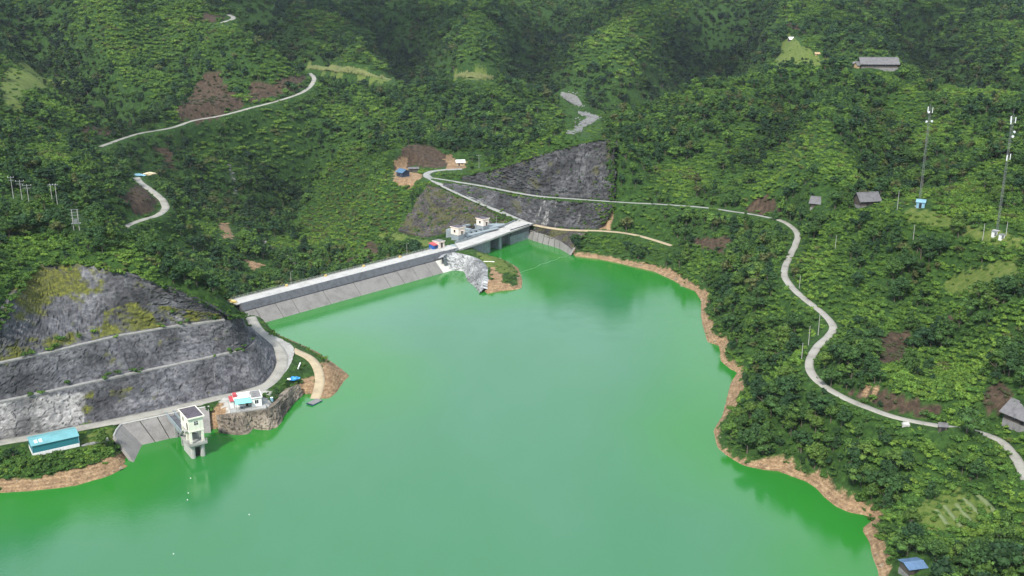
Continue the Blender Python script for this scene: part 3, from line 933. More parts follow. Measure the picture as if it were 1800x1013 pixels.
algae_reflection = np.where(win, 1 - sstep(2, 48, wsd + 22 * (fbm(WX / 30, WY / 30, 3, 140) - 0.5)), 1.0)  # bank mask: real algae green plus the hillside reflection put into the colour
ii = np.arange(len(wy_) - 1)[:, None] * len(wx_) + np.arange(len(wx_) - 1)[None, :]
wq = np.stack([ii, ii + 1, ii + 1 + len(wx_), ii + len(wx_)], -1).reshape(-1, 4)
wq = wq[wok.ravel()[wq].any(1)]
used = np.unique(wq)
remap = np.full(WX.size, -1)
remap[used] = np.arange(len(used))
me = bpy.data.meshes.new('reservoir_water')
me.from_pydata(np.stack([WX.ravel()[used], WY.ravel()[used], np.zeros(len(used))], -1).tolist(), [], remap[wq].tolist())
at = me.attributes.new('algae_reflection', 'FLOAT', 'POINT')
at.data.foreach_set('value', algae_reflection.ravel()[used].astype(np.float32))
me.update()
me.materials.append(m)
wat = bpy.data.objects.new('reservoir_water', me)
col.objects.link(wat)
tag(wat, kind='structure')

# ------------------------------------------------------------------ roads
RN = {'left': 'road', 'ramp': 'boat_ramp', 'back': 'road', 'upper': 'road', 'shore': 'dirt_track', 'right': 'road', 'hill': 'road', 'bend': 'road', 'top': 'road'}
for k, (ln, hw, mt) in road_lines.items():
    d = np.gradient(ln[:, :2], axis=0)
    d /= np.linalg.norm(d, axis=1)[:, None] + 1e-9
    nn = np.stack([-d[:, 1], d[:, 0]], -1)
    rows_ = []
    wob = 0.35 * (fbm(np.arange(len(ln)) / 4.0, np.full(len(ln), 3.0), 3, 61) - 0.5)
    wob2 = 0.35 * (fbm(np.arange(len(ln)) / 4.0, np.full(len(ln), 9.0), 3, 62) - 0.5)
    for kk, s in enumerate((-1, -0.96, -0.4, 0.4, 0.96, 1)):
        off = s * hw + (wob if s < 0 else wob2) * abs(s) * 1.6
        q = np.column_stack([ln[:, 0] + nn[:, 0] * off, ln[:, 1] + nn[:, 1] * off, ln[:, 2] + (0.02 if abs(s) < 0.5 else 0.0) - (0.45 if abs(s) == 1 else 0)])
        rows_.append(q)
    V = np.concatenate(rows_)
    o = grid_mesh(RN[k], V, len(ln), 6, mt, None, None, True)
    tag(o, kind='structure')

bm = bmesh.new()
yl = smooth_line(np.vstack([gravel_poly, gravel_poly[:1]]), 1.0)[:-1]
_, zy = seg_dist(yl[:, 0], yl[:, 1], road_lines['left'][0][::2], False, road_lines['left'][0][::2, 2])
jit = 0.5 * (fbm(np.arange(len(yl)) / 2.0, np.zeros(len(yl)), 3, 66) - 0.5)
fc = bm.faces.new([bm.verts.new((float(q_[0] + j_), float(q_[1] + j_), float(z_) - 0.02)) for q_, z_, j_ in zip(yl, zy, jit)])
bmesh.ops.triangulate(bm, faces=[fc])
bmesh.ops.recalc_face_normals(bm, faces=bm.faces)
me = bpy.data.meshes.new('gravel_yard')
bm.to_mesh(me)
bm.free()
me.materials.append(M['gravel'])
yo = bpy.data.objects.new('gravel_yard', me)
col.objects.link(yo)
tag(yo, kind='structure')
# gravel bed of the lower river
for nm_, pts, ws in (('field_strip', [(541, 119), (560, 121), (590, 124), (625, 128), (655, 134), (688, 141)], [2, 2.8, 2.2, 2, 1.6, 1]), ('field_strip', [(798, 137), (820, 136), (845, 137), (868, 139)], [0.8, 1.6, 1.6, 0.8]), ('riverbed', [(986, 166), (996, 171), (1008, 177), (1016, 182), (1021, 187)], [2, 3.5, 4.5, 4, 2]), ('riverbed', [(1016, 198), (1030, 202), (1044, 206), (1034, 214), (1024, 221), (1012, 229), (1000, 237)], [2, 3.5, 4.5, 4.5, 4, 4, 2.5])):
    ctr = smooth_line(np.array([[x_, y_] for x_, y_ in pts], float), 1.5)
    wl = np.interp(np.linspace(0, 1, len(ctr)), np.linspace(0, 1, len(ws)), ws) * (0.8 + 0.5 * fbm(np.arange(len(ctr)) / 4.0, np.zeros(len(ctr)), 2, 88))
    ln = np.array([ground(*q) for q in ctr])
    d = np.gradient(ln[:, :2], axis=0)
    d /= np.linalg.norm(d, axis=1)[:, None] + 1e-9
    nn = np.stack([-d[:, 1], d[:, 0]], -1)
    rows_ = []
    for o_ in (-1.15, -1, -0.5, 0, 0.5, 1, 1.15):
        q = ln[:, :2] + nn * (o_ * wl)[:, None]
        rows_.append(np.column_stack([q, np.maximum(hgt(q[:, 0], q[:, 1]), ln[:, 2] - 1) + (0.35 if abs(o_) < 1.1 else -0.8) + 0.5 * (fbm(q[:, 0] / 2, q[:, 1] / 2, 2, 90) - 0.5)]))
    tag(grid_mesh(nm_, np.concatenate(rows_), len(ln), 7, 'riverbed' if nm_ == 'riverbed' else 'field', None, None, False), kind='structure')
# terrace paths on the lower right plot
for (xa, ya, xb, yb) in ((1646, 898, 1676, 938), (1660, 891, 1690, 928), (1681, 888, 1707, 918), (1695, 878, 1723, 905), (1717, 868, 1750, 901)):
    ln = np.array([ground(xa + (xb - xa) * k / 12, ya + (yb - ya) * k / 12) for k in range(13)])
    d = np.gradient(ln[:, :2], axis=0)
    d /= np.linalg.norm(d, axis=1)[:, None] + 1e-9
    nn = np.stack([-d[:, 1], d[:, 0]], -1)
    V = np.concatenate([np.column_stack([ln[:, :2] + nn * o_, ln[:, 2] + 0.25 - (0.8 if abs(o_) > 0.55 else 0)]) for o_ in (-0.7, -0.5, 0.5, 0.7)])
    tag(grid_mesh('terrace_path', V, 13, 4, 'terrace', None, None, True), kind='structure')

# ------------------------------------------------------------------ rock faces
def rock_mat(name, base, light, streak, mossy):
    m, t, b = new_mat(name)
    p = pos(t)
    n1 = tex_noise(t, p, 0.13, 7, 0.7, stretch=(1, 1, 1.6))
    n2 = tex_noise(t, p, 0.75, 6, 0.7, stretch=(1, 1, 1.5))
    n3 = tex_noise(t, p, 0.5, 5, 0.65, stretch=(1, 1, 0.3))
    dk = tuple(x * 0.35 for x in base)
    c = ramp(t, mixc(t, 0.45, n1, n2), [(0.34, dk), (0.5, base), (0.68, light)])
    s = mth(t, 'MULTIPLY', mth(t, 'SUBTRACT', n3, 0.5, True), 5.0, True)
    c = mixc(t, mth(t, 'MULTIPLY', s, streak), c, light)
    c = mixc(t, attr(t, 'pale'), c, ramp(t, n2, [(0.3, (0.16, 0.15, 0.145)), (0.5, (0.28, 0.27, 0.26)), (0.7, (0.48, 0.465, 0.445))]))
    big = ramp(t, tex_noise(t, p, 0.07, 5, 0.6), [(0.38, (0.3, 0.3, 0.3)), (0.5, (0.75, 0.75, 0.75)), (0.62, (1.2, 1.2, 1.2))])
    c = mixc(t, 0.85, c, big, 'MULTIPLY')
    c = mixc(t, attr(t, 'crack'), c, (0.012, 0.012, 0.013))
    mo = ramp(t, n2, [(0.3, (0.022, 0.027, 0.005)), (0.5, (0.07, 0.075, 0.01)), (0.72, (0.16, 0.165, 0.016))]) if mossy else ramp(t, n2, [(0.3, (0.02, 0.022, 0.008)), (0.7, (0.09, 0.085, 0.025))])
    mf = mth(t, 'ADD', mth(t, 'MULTIPLY', attr(t, 'moss'), 1.5), mth(t, 'MULTIPLY', mth(t, 'SUBTRACT', mixc(t, 0.5, n1, n2), 0.62), 3.2), True)
    c = mixc(t, mf, c, mo)
    t.links.new(c, b.inputs['Base Color'])
    b.inputs['Roughness'].default_value = 0.9
    bump(t, mixc(t, 0.5, n1, n2), 0.8, 0.5, b)
    return m


def rock_patch(name, rows, mat, parent, step, amp, cellu, cellv, moss_f=None, pale_f=None, seed=0, bow=0.0, lines=False, stuff=False):
    """ruled surface through survey rows, broken into blocks along its normal"""
    rows = [np.array(r_) for r_ in rows]
    L = np.linalg.norm(np.diff(rows[0], axis=0), axis=1).sum()
    nu = int(L / step) + 2
    us = []
    for r_ in rows:
        fine = smooth_line(r_, 0.5)
        idx = np.linspace(0, len(r_) - 1, nu)
        # keep column correspondence: piecewise-linear in column index on the smooth curve
        cum = [0]
        for i in range(len(r_) - 1):
            cum.append(cum[-1] + max(1, int(np.linalg.norm(r_[i + 1][:2] - r_[i][:2]) / 0.5)))
        tt = np.interp(idx, np.arange(len(r_)), cum)
        us.append(np.stack([np.interp(tt, np.arange(len(fine)), fine[:, k]) for k in range(3)], -1))
    H_ = sum(np.linalg.norm(us[i + 1] - us[i], axis=1).mean() for i in range(len(us) - 1))
    out = []
    for i in range(len(us) - 1):
        n_ = max(2, int(np.linalg.norm(us[i + 1] - us[i], axis=1).mean() / step))
        for k in range(n_ + (1 if i == len(us) - 2 else 0)):
            out.append(us[i] + (us[i + 1] - us[i]) * (k / n_))
    G = np.array(out)
    nv = len(G)
    du = np.gradient(G, axis=1)
    dv = np.gradient(G, axis=0)
    N = np.cross(du, dv)
    N /= np.linalg.norm(N, axis=2)[..., None] + 1e-9
    if N[..., 2].mean() < 0:
        N = -N
    au = np.cumsum(np.linalg.norm(du, axis=2), axis=1)
    av = np.cumsum(np.linalg.norm(dv, axis=2), axis=0)
    wx = au + 2.0 * (fbm(au / 4, av / 4, 2, seed + 2) - 0.5)
    wy = av + 2.0 * (fbm(au / 4, av / 4, 2, seed + 3) - 0.5)
    v1, e1 = worley(wx / cellu, wy / cellv, seed)
    v2, e2 = worley(wx / (cellu * 0.45), wy / (cellv * 0.45), seed + 7)
    disp = amp * ((v1 - 0.5) * 1.0 + (v2 - 0.5) * 0.55 - 0.5 * (e1 < 0.07) + 1.6 * (fbm(au / 9, av / 9, 4, seed + 4) - 0.5))
    edge = np.minimum(np.minimum(np.arange(nv), np.arange(nv)[::-1])[:, None], 3) / 3.0
    disp = disp * edge
    G = G + N * disp[..., None]
    hn = N[..., :2] / (np.linalg.norm(N[..., :2], axis=2)[..., None] + 1e-6)
    bot_s = G[0].copy()
    bot_s[:, 2] -= 1.6
    top_s = G[-1].copy()
    top_s[:, :2] -= hn[-1] * 2.8
    top_s[:, 2] -= 0.9
    G = np.concatenate([bot_s[None], G, top_s[None]])
    au, av, e1, e2 = [np.concatenate([q[:1], q, q[-1:]]) for q in (au, av, e1, e2)]
    nv += 2
    px, py, _ = project(G)
    moss = np.zeros(px.shape) if moss_f is None else moss_f(px, py, au, av)
    pale = np.zeros(px.shape) if pale_f is None else pale_f(px, py, au, av)
    o = grid_mesh(name, G.reshape(-1, 3), nu, nv, mat, parent, {'moss': moss, 'pale': pale, 'crack': 0.6 * (1 - sstep(0.02, 0.09, e1)) + 0.22 * (1 - sstep(0.03, 0.12, e2))}, False)
    return o, G


M['shotcrete'] = rock_mat('shotcrete', (0.075, 0.075, 0.084), (0.23, 0.225, 0.232), 0.5, True)
M['dark_rock'] = rock_mat('dark_rock', (0.05, 0.05, 0.053), (0.17, 0.168, 0.168), 0.2, False)
M['brown_rock'] = rock_mat('brown_rock', (0.06, 0.052, 0.046), (0.14, 0.125, 0.115), 0.1, False)
M['white_rock'] = rock_mat('white_rock', (0.32, 0.325, 0.33), (0.6, 0.6, 0.6), 0.3, False)
M['bank_rock'] = rock_mat('bank_rock', (0.21, 0.17, 0.13), (0.4, 0.34, 0.27), 0.3, False)


def ell(px, py, cx, cy, rx, ry):
    return np.clip(1.25 - np.hypot((px - cx) / rx, (py - cy) / ry), 0, 1)


def moss_left(px, py, au, av):
    n = fbm(au / 5, av / 2.5, 4, 71)
    n2 = fbm(au / 1.2, av / 3.5, 3, 72)
    f = 0.62 * inpoly(px, py, [(178, 592), (182, 548), (230, 530), (300, 540), (385, 552), (392, 562), (300, 574)]) + 0.5 * inpoly(px, py, [(0, 640), (0, 600), (90, 590), (175, 570), (178, 596), (90, 615)]) \
        + 0.85 * ell(px, py, 95, 492, 95, 48) + 0.3 * ell(px, py, 60, 560, 90, 30) + 0.25 * ell(px, py, 280, 510, 60, 20) + 0.55 * ell(px, py, 225, 690, 60, 18) + 0.6 * ell(px, py, 155, 715, 14, 30) + 0.42 * ell(px, py, 190, 625, 26, 22) + 0.35 * ell(px, py, 300, 600, 50, 18) + 0.3 * ell(px, py, 50, 635, 90, 14) + 0.3 * ell(px, py, 320, 668, 40, 10) + 0.3 * ell(px, py, 40, 520, 40, 50)
    return sstep(0.6, 0.95, f * 0.62 + 0.75 * n + 0.3 * n2 - 0.04)


def pale_left(px, py, au, av):
    n = fbm(au / 3, av / 6, 4, 75)
    f = 0.8 * inpoly(px, py, [(-80, 795), (-80, 715), (60, 697), (150, 690), (148, 745), (60, 764)]) + 0.3 * ell(px, py, 200, 725, 40, 15) + 0.25 * ell(px, py, 160, 550, 18, 40) + 0.15 * ell(px, py, 300, 500, 60, 30)
    return sstep(0.62, 0.95, f * 0.75 + 0.6 * n)


LS = empty('rock_cut', CUT['left'][0][7], 'tall grey mossy shotcrete slope with two pale ledges behind the reservoir road', 'rock face')


def back(rw, d, c):
    out = []
    for p_ in rw:
        v_ = np.array([p_[0] - c[0], p_[1] - c[1]])
        v_ = -v_ / np.linalg.norm(v_)
        out.append(np.array([p_[0] + v_[0] * d, p_[1] + v_[1] * d, p_[2]]))
    return out


cen = (-120.0, 520.0)                       # the hill the ledges step back into


def inward(rw, d):
    r2 = np.array(rw)
    tn = np.gradient(r2[:, :2], axis=0)
    tn /= np.linalg.norm(tn, axis=1)[:, None]
    nn = np.stack([-tn[:, 1], tn[:, 0]], -1)
    o = r2.copy()
    o[:, :2] += nn * d
    return list(o)


r0, r1, r2_, r3 = CUT['left']
r1b, r2b = inward(r1, 1.6), inward(r2_, 1.6)
ft = [p_ + np.array([0, 0, -0.6]) for p_ in r0]
rock_patch('rock_face', [ft, r1], 'shotcrete', LS, 0.55, 0.36, 4.2, 1.9, moss_left, pale_left, 1)
rock_patch('rock_face', [r1b, r2_], 'shotcrete', LS, 0.55, 0.4, 4.4, 2.0, moss_left, pale_left, 2)
rock_patch('rock_face', [r2b, r3], 'shotcrete', LS, 0.55, 0.7, 4.6, 2.2, moss_left, pale_left, 3)
for a_, b_, n0, n1_ in ((r1, r1b, 0, 9), (r2_, r2b, 0, 9)):
    A2, B2 = smooth_line(a_[n0:n1_ + 1], 1.2), smooth_line(b_[n0:n1_ + 1], 1.2)
    n = min(len(A2), len(B2))
    A2 = A2[np.linspace(0, len(A2) - 1, n).astype(int)]
    B2 = B2[np.linspace(0, len(B2) - 1, n).astype(int)]
    up = np.array([0, 0, 0.22])
    j = (fbm(np.arange(n) / 3.0, np.zeros(n), 3, 80) - 0.5)[:, None] * np.array([0, 0, 0.35])
    V = np.concatenate([A2 - np.array([0.0, 0.2, 0.4]), A2 - np.array([0.0, 0.25, 0]) + up + j, B2 + up * 0.9 + j, B2 + np.array([0, 0.6, -0.4])])
    grid_mesh('ledge', V, n, 4, 'ledge', LS)


def moss_dark(px, py, au, av):
    n = fbm(au / 6, av / 6, 4, 91)
    return sstep(0.62, 0.78, n) * 0.7


def pale_dark(px, py, au, av):
    n = fbm(au / 1.0, av / 7, 4, 93)
    return sstep(0.56, 0.72, n) * (0.9 * inpoly(px, py, [(935, 395), (955, 352), (985, 352), (1000, 360), (975, 400)]) + 0.5 * inpoly(px, py, [(1010, 392), (1020, 360), (1026, 362), (1016, 395)]))


RU = empty('rock_cut', CUT['upper'][0][4], 'tall dark blocky rock face above the upper road right of the dam', 'rock face')
rock_patch('rock_face', CUT['upper'], 'dark_rock', RU, 0.8, 1.35, 5.5, 2.2, moss_dark, None, 11)
RL = empty('rock_cut', CUT['lower'][0][4], 'dark rock slope streaked with pale run-off between the two roads at the dam end', 'rock face')
rock_patch('rock_face', CUT['lower'], 'dark_rock', RL, 0.75, 0.95, 4.5, 1.9, moss_dark, pale_dark, 12)
RW = empty('rock_cut', CUT['west'][0][2], 'brownish overgrown rock slope behind the two gate houses', 'rock face')


def moss_west(px, py, au, av):
    n = fbm(au / 5, av / 5, 4, 95)
    return sstep(0.42, 0.62, n) * 0.9


rock_patch('rock_face', CUT['west'], 'brown_rock', RW, 0.8, 1.2, 3.5, 3.0, moss_west, None, 13)
SR = empty('stone_revetment', sp_bot[3], 'crumpled pale grey stone revetment on the headland beside the dam face', 'revetment')
rock_patch('revetment_face', [sp_bot, sp_top], 'white_rock', SR, 0.4, 0.75, 2.2, 2.2, None, None, 15)
BR = empty('rocky_bank', bk[3], 'rocky eroded bank below the white house at the water', 'bank')
rock_patch('rock_face', [bk, bt], 'bank_rock', BR, 0.45, 0.7, 2.6, 1.8, None, None, 16)

# ------------------------------------------------------------------ the dam
CR = 8.5


def to_dam(p_):
    d = np.asarray(p_) - DAM.o
    return float(d @ DAM.u), float(d @ DAM.v)


D_ = empty('dam', DAM(60, 10, 0), 'long concrete gravity dam with sloping panelled face across the valley', 'dam')
MB(DAM).extrude_u([(-5, -4.6), (30, -16), (18.5, 4), (16.6, 7.2), (16.6, CR - 0.35), (8.25, CR - 0.35), (8.1, CR - 0.6), (6.3, 4.9)], -4.2, 129).build('dam_body', 'concrete_dark', D_)
jx = [-4.1] + [to_dam(W(*q, 0))[0] for q in ((463, 567.5), (495.5, 556.7), (524, 549), (580, 534), (633, 519), (684.5, 504.5), (710, 498.3), (734.5, 491), (759, 484.5), (778, 479.5))] + [120.5]
sl = np.array([5.9, 5.15]) / math.hypot(5.9, 5.15)
nrm = np.array([-sl[1], sl[0]])
for i in range(len(jx) - 1):
    u0, u1 = jx[i] + 0.16, jx[i + 1] - 0.16
    t0, t1 = -5.5, 7.75
    th = 0.3 + 0.04 * math.sin(i * 7.3)
    a0 = sl * t0
    a1 = sl * t1
    o = MB(DAM).extrude_u([tuple(a0 - nrm * 0.3), tuple(a1 - nrm * 0.3), tuple(a1 + nrm * th), tuple(a0 + nrm * th)], u0, u1).build('face_panel', 'panel_white' if i == len(jx) - 2 else 'panel', D_,
                                                                                                                               label='bright white face panel at the headland' if i == len(jx) - 2 else None)
MB(DAM).extrude_u([(6.15, 5.5), (6.65, 5.5), (8.6, CR + 0.12), (8.0, CR + 0.12)], -4.2, 122).build('parapet_wall', 'concrete_dark', D_)
MB(DAM).box(-6.0, 132, 8.62, 16.5, CR - 0.34, CR).build('crest_road', 'concrete_pale', D_)
mb = MB(DAM)
mb.box(-4, 130, 16.2, 16.5, CR + 0.004, CR + 0.3)
for u in np.arange(-3.8, 130, 2.2):
    mb.box(u - 0.06, u + 0.06, 16.28, 16.42, CR + 0.3, CR + 1.15)
for w in (0.7, 1.1):
    mb.box(-4, 130, 16.31, 16.39, CR + w, CR + w + 0.07)
mb.build('guard_rail', 'pole', D_)
for q in ((508, 505), (575, 487), (642, 470), (703, 453)):
    u, v = to_dam(W(q[0], q[1], CR))
    MB(DAM).prism([(u - 0.6, 15.2), (u + 0.6, 15.2), (u + 0.45, 16.1), (u - 0.45, 16.1)], CR, CR + 0.9).build('rail_pier', 'yellow', D_)
MB(DAM).box(-5.8, -4.3, 10.5, 15.5, CR, CR + 0.9).build('end_barrier', 'yellow', D_)

# ------------------------------------------------------------------ spillway
S_ = empty('spillway', W(880, 430, 0), 'two bay concrete spillway with bridge deck and tall grey side walls', 'spillway')
near_e = [to_dam(W(x, y, CR)) for x, y in ((808, 438.5), (835, 430), (860, 421.5), (880, 414), (897, 407.5), (918, 400), (938, 392.5))]
far_e = [to_dam(W(x, y, CR)) for x, y in ((928, 383), (911, 386.5), (890, 396), (868, 405), (845, 414), (820, 423), (800, 428))]
MB(DAM).prism(near_e + far_e, CR - 0.9, CR + 0.01).build('bridge_deck', 'concrete_pale', S_)
P2 = [to_dam(W(x, y, 0)) for x, y in ((849, 450), (862, 444), (897, 430.5), (927, 420.5))]
n_up = lambda u: np.interp(u, [q[0] for q in near_e], [q[1] for q in near_e])
MB(DAM).prism([(P2[0][0], P2[0][1]), (P2[1][0], P2[1][1]), (P2[1][0] + 0.3, 24), (131, 17), (130, 7.8)], -5, CR - 0.92).build('side_wall', 'concrete_blue', S_)
pu = to_dam(W(880.5, 438, 0))
nose = [(pu[0] - 1.1, pu[1] + 0.6), (pu[0] - 0.6, pu[1] + 0.1), (pu[0], pu[1]), (pu[0] + 0.6, pu[1] + 0.1), (pu[0] + 1.1, pu[1] + 0.6), (pu[0] + 1.1, 44), (pu[0] - 1.1, 44)]
MB(DAM).prism(nose, -5, CR - 0.92).build('middle_pier', 'concrete_blue', S_)
MB(DAM).prism([P2[2], (P2[3][0] + 1.5, P2[3][1] + 0.2), (P2[3][0] + 3, 26), (P2[2][0] + 0.3, 44)], -5, CR - 0.92).build('side_wall', 'concrete_blue', S_)
q0, q1 = np.array(P2[2]), np.array([P2[3][0] + 1.5, P2[3][1] + 0.2])
MB(DAM).prism([tuple(q0 + [-0.1, -0.22]), tuple(q1 + [0.3, -0.22]), tuple(q1 + [0.3, 0.1]), tuple(q0 + [-0.1, 0.1])], CR - 3.6, CR + 0.55).build('upper_wall_band', 'concrete_dark', S_)
MB(DAM).prism([(P2[0][0] - 18, n_up(P2[0][0] - 18) - 0.15), (near_e[4][0], near_e[4][1] - 0.15), (near_e[4][0], near_e[4][1] + 0.15), (P2[0][0] - 18, n_up(P2[0][0] - 18) + 0.15)], CR + 0.02, CR + 0.16).build('kerb', 'concrete_pale', S_)
mb = MB(DAM)
fe = far_e[1:]
for (ua, va), (ub, vb) in zip(fe[:-1], fe[1:]):
    d_ = math.hypot(ub - ua, vb - va)
    nx_, ny_ = -(vb - va) / d_ * 0.14, (ub - ua) / d_ * 0.14
    mb.prism([(ua - nx_, va - ny_), (ub - nx_, vb - ny_), (ub + nx_, vb + ny_), (ua + nx_, va + ny_)], CR + 0.02, CR + 1.0)
mb.build('parapet', 'concrete_blue', S_)
for ua, ub in ((P2[1][0] + 0.3, pu[0] - 1.1), (pu[0] + 1.1, P2[2][0] + 0.2)):
    vw = []
    for k in range(7):
        a = -0.55 + 1.1 * k / 6
        vw.append((20 - 2.2 * math.cos(a), 2.2 + 4.6 * math.sin(a)))
    vw += [(20.5, vw[-1][1]), (20.5, vw[0][1])]
    MB(DAM).extrude_u(vw, ua, ub).build('spillway_gate', 'steel', S_)
# hoist deck behind the bridge
MB(DAM).box(148, 176, 19.5, 22.3, 9.2, 9.7).build('hoist_deck', 'concrete_blue', S_)
MB(DAM).box(148.5, 166, 33.0, 34.4, 10.6, 11.6).build('rear_beam', 'concrete_blue', S_)
MB(DAM).box(147.6, 149.0, 24.8, 34.4, 6.0, 11.4).build('rear_wall', 'concrete_blue', S_)
MB(DAM).box(171.7, 183, 22.2, 28.5, 9.2, 10.0).build('rear_slab', 'concrete_blue', S_)
for u in (151, 155, 159, 163):
    MB(DAM).box(u, u + 0.5, 22.3, 24.6, 8.3, 9.9).build('deck_beam', 'concrete_blue', S_)
MB(DAM).box(149, 166.4, 24.6, 25.3, 7.4, 10.4).build('deck_wall', 'concrete_blue', S_)
for u in (151, 154.6, 158.2, 161.8):
    MB(DAM).box(u, u + 1.7, 24.56, 24.595, 8.3, 9.6).build('deck_opening', 'dark', S_)


def gate_house(u0, v0, fl, wu, wv, hh, label, base_to, stair):
    o = empty('gate_house', DAM(u0 + wu / 2, v0 + wv / 2, base_to), label, 'gate house', 'gate houses beside the spillway bridge')
    MB(DAM).box(u0 + 0.1, u0 + wu - 0.1, v0 + 0.1, v0 + wv - 0.1, base_to, fl).build('base', 'concrete_blue', o)
    MB(DAM).box(u0, u0 + wu, v0, v0 + wv, fl, fl + hh - 0.5).build('wall', 'pinkwhite', o)
    r = MB(DAM).box(u0 - 0.4, u0 + wu + 0.4, v0 - 0.4, v0 + wv + 0.4, fl + hh - 0.5, fl + hh - 0.15).build('roof', 'pinkwhite', o)
    MB(DAM).box(u0 - 0.15, u0 + wu + 0.15, v0 - 0.15, v0 + wv + 0.15, fl + hh - 0.15, fl + hh - 0.05).build('roof_covering', 'roof_dark', o)
    vm = v0 + wv * 0.5
    w = MB(DAM).box(u0 - 0.03, u0 + 0.02, vm - 0.65, vm + 0.65, fl + 1.2, fl + 2.75).build('window', 'glass', o)
    MB(DAM).box(u0 - 0.06, u0 - 0.032, vm - 0.04, vm + 0.04, fl + 1.2, fl + 2.75).build('mullion', 'wood_dark', w)
    MB(DAM).box(u0 - 0.3, u0 - 0.002, vm - 0.85, vm + 0.85, fl + 2.85, fl + 2.95).build('window_hood', 'pinkwhite', o)
    um = u0 + wu * 0.55
    MB(DAM).box(um - 0.55, um + 0.55, v0 - 0.03, v0 + 0.02, fl + 0.05, fl + 2.3).build('door', 'wood_dark', o)
    MB(DAM).box(um - 0.8, um + 0.8, v0 - 0.7, v0 - 0.002, fl + 2.4, fl + 2.5).build('door_hood', 'pinkwhite', o)
    if stair:
        mb = MB(DAM)
        for k in range(9):
            mb.box(u0 + wu + 0.02 + 0.35 * k, u0 + wu + 0.37 + 0.35 * k, v0 + 0.1, v0 + 1.2, fl - 0.3 * k - 0.5, fl - 0.3 * k - 0.2)
        mb.build('stair', 'concrete_blue', o)
    return o


g1 = to_dam(W(806, 414.2, 11.6))
gate_house(g1[0] - 0.1, g1[1], 11.6, 5.0, 6.0, 4.5, 'cream gate house on a tall grey base nearest the pink guard hut', 1.0, True)
g2 = to_dam(W(849.8, 398, 11.6))
gate_house(g2[0] - 0.1, g2[1], 11.6, 4.8, 5.6, 4.3, 'cream gate house farther along the bridge, above the spillway gates', 1.0, False)

u, v = to_dam(W(771.5, 437, CR))
G_ = empty('guard_hut', DAM(u + 2, v + 2, CR), 'small pink guard hut with dark brown door on the dam crest', 'hut')
MB(DAM).box(u - 0.2, u + 4.4, v - 0.2, v + 5.0, 3.0, CR + 0.05).build('base', 'concrete', G_)
MB(DAM).box(u, u + 4.2, v, v + 4.8, CR + 0.05, CR + 3.3).build('wall', 'pinkwhite', G_)
MB(DAM).box(u - 0.35, u + 4.55, v - 0.45, v + 5.1, CR + 3.3, CR + 3.6).build('roof', 'pinkwhite', G_)
MB(DAM).box(u - 0.1, u + 4.3, v - 0.2, v + 4.9, CR + 3.6, CR + 3.68).build('roof_covering', 'roof_grey', G_)
MB(DAM).box(u + 1.5, u + 2.9, v - 0.04, v + 0.02, CR + 0.08, CR + 2.7).build('door', 'wood_dark', G_)
MB(DAM).box(u - 0.03, u + 0.02, v + 1.6, v + 2.9, CR + 1.2, CR + 2.3).build('window', 'glass', G_)
B_ = empty('blue_shed', DAM(u - 1.8, v + 2.4, CR), 'bright blue sheet shed with faded red roof beside the pink guard hut', 'shed')
MB(DAM).box(u - 3.6, u - 0.5, v + 0.4, v + 4.0, 3.0, CR + 2.1).build('wall', 'blue', B_)
MB(DAM).extrude_u([(v + 0.0, CR + 2.12), (v + 4.4, CR + 2.9), (v + 4.4, CR + 3.0), (v + 0.0, CR + 2.22)], u - 3.8, u - 0.4).build('roof', 'red', B_)
MB(DAM).box(u - 2.2, u - 1.2, v + 0.36, v + 0.42, CR, CR + 1.9).build('door', 'navy', B_)

# wing wall at the left abutment
A_w, B_w = W(427.5, 556, 8.0), W(463, 579.5, 6.0)
ww = empty('wing_wall', B_w, 'low pale wing wall with white end block at the left end of the dam', 'wall')
d_ = B_w - A_w
fw = Frame(A_w, u=d_)
Lw = float(np.linalg.norm(d_[:2]))
MB(fw).extrude_v([(0, -3), (Lw, -5.5), (Lw, -1.7), (0, 0.6)], -0.3, 0.3).build('wall', 'concrete_pale', ww)
MB(fw).box(Lw, Lw + 1.7, -0.9, 0.9, -8, -1.3).build('end_block', 'white', ww)

# ------------------------------------------------------------------ concrete linings
def slab_rows(name, top, bot, mat, parent, n=14, thick=0.35, jitter=0.0, joints=0):
    """sloping lining laid in strips: each strip is a slab of its own"""
    T_, B2 = smooth_line(top, 0.7), smooth_line(bot, 0.7)
    ti = np.linspace(0, 1, n + 1)
    fT = lambda s: np.array([np.interp(s * (len(T_) - 1), np.arange(len(T_)), T_[:, k]) for k in range(3)])
    fB = lambda s: np.array([np.interp(s * (len(B2) - 1), np.arange(len(B2)), B2[:, k]) for k in range(3)])
    for i in range(n):
        g = 0.006
        a, b_, c_, d2 = fB(ti[i] + g), fB(ti[i + 1] - g), fT(ti[i + 1] - g), fT(ti[i] + g)
        nn = np.cross(b_ - a, d2 - a)
        nn /= np.linalg.norm(nn)
        if nn[2] < 0:
            nn = -nn
        up = nn * (thick + random.uniform(-jitter, jitter))
        dn = -nn * 0.8
        q = [a + dn, b_ + dn, c_ + dn, d2 + dn, a + up, b_ + up, c_ + up, d2 + up]
        MB().add(q, [(3, 2, 1, 0), (4, 5, 6, 7), (0, 1, 5, 4), (1, 2, 6, 5), (2, 3, 7, 6), (3, 0, 4, 7)]).build(name, mat, parent)


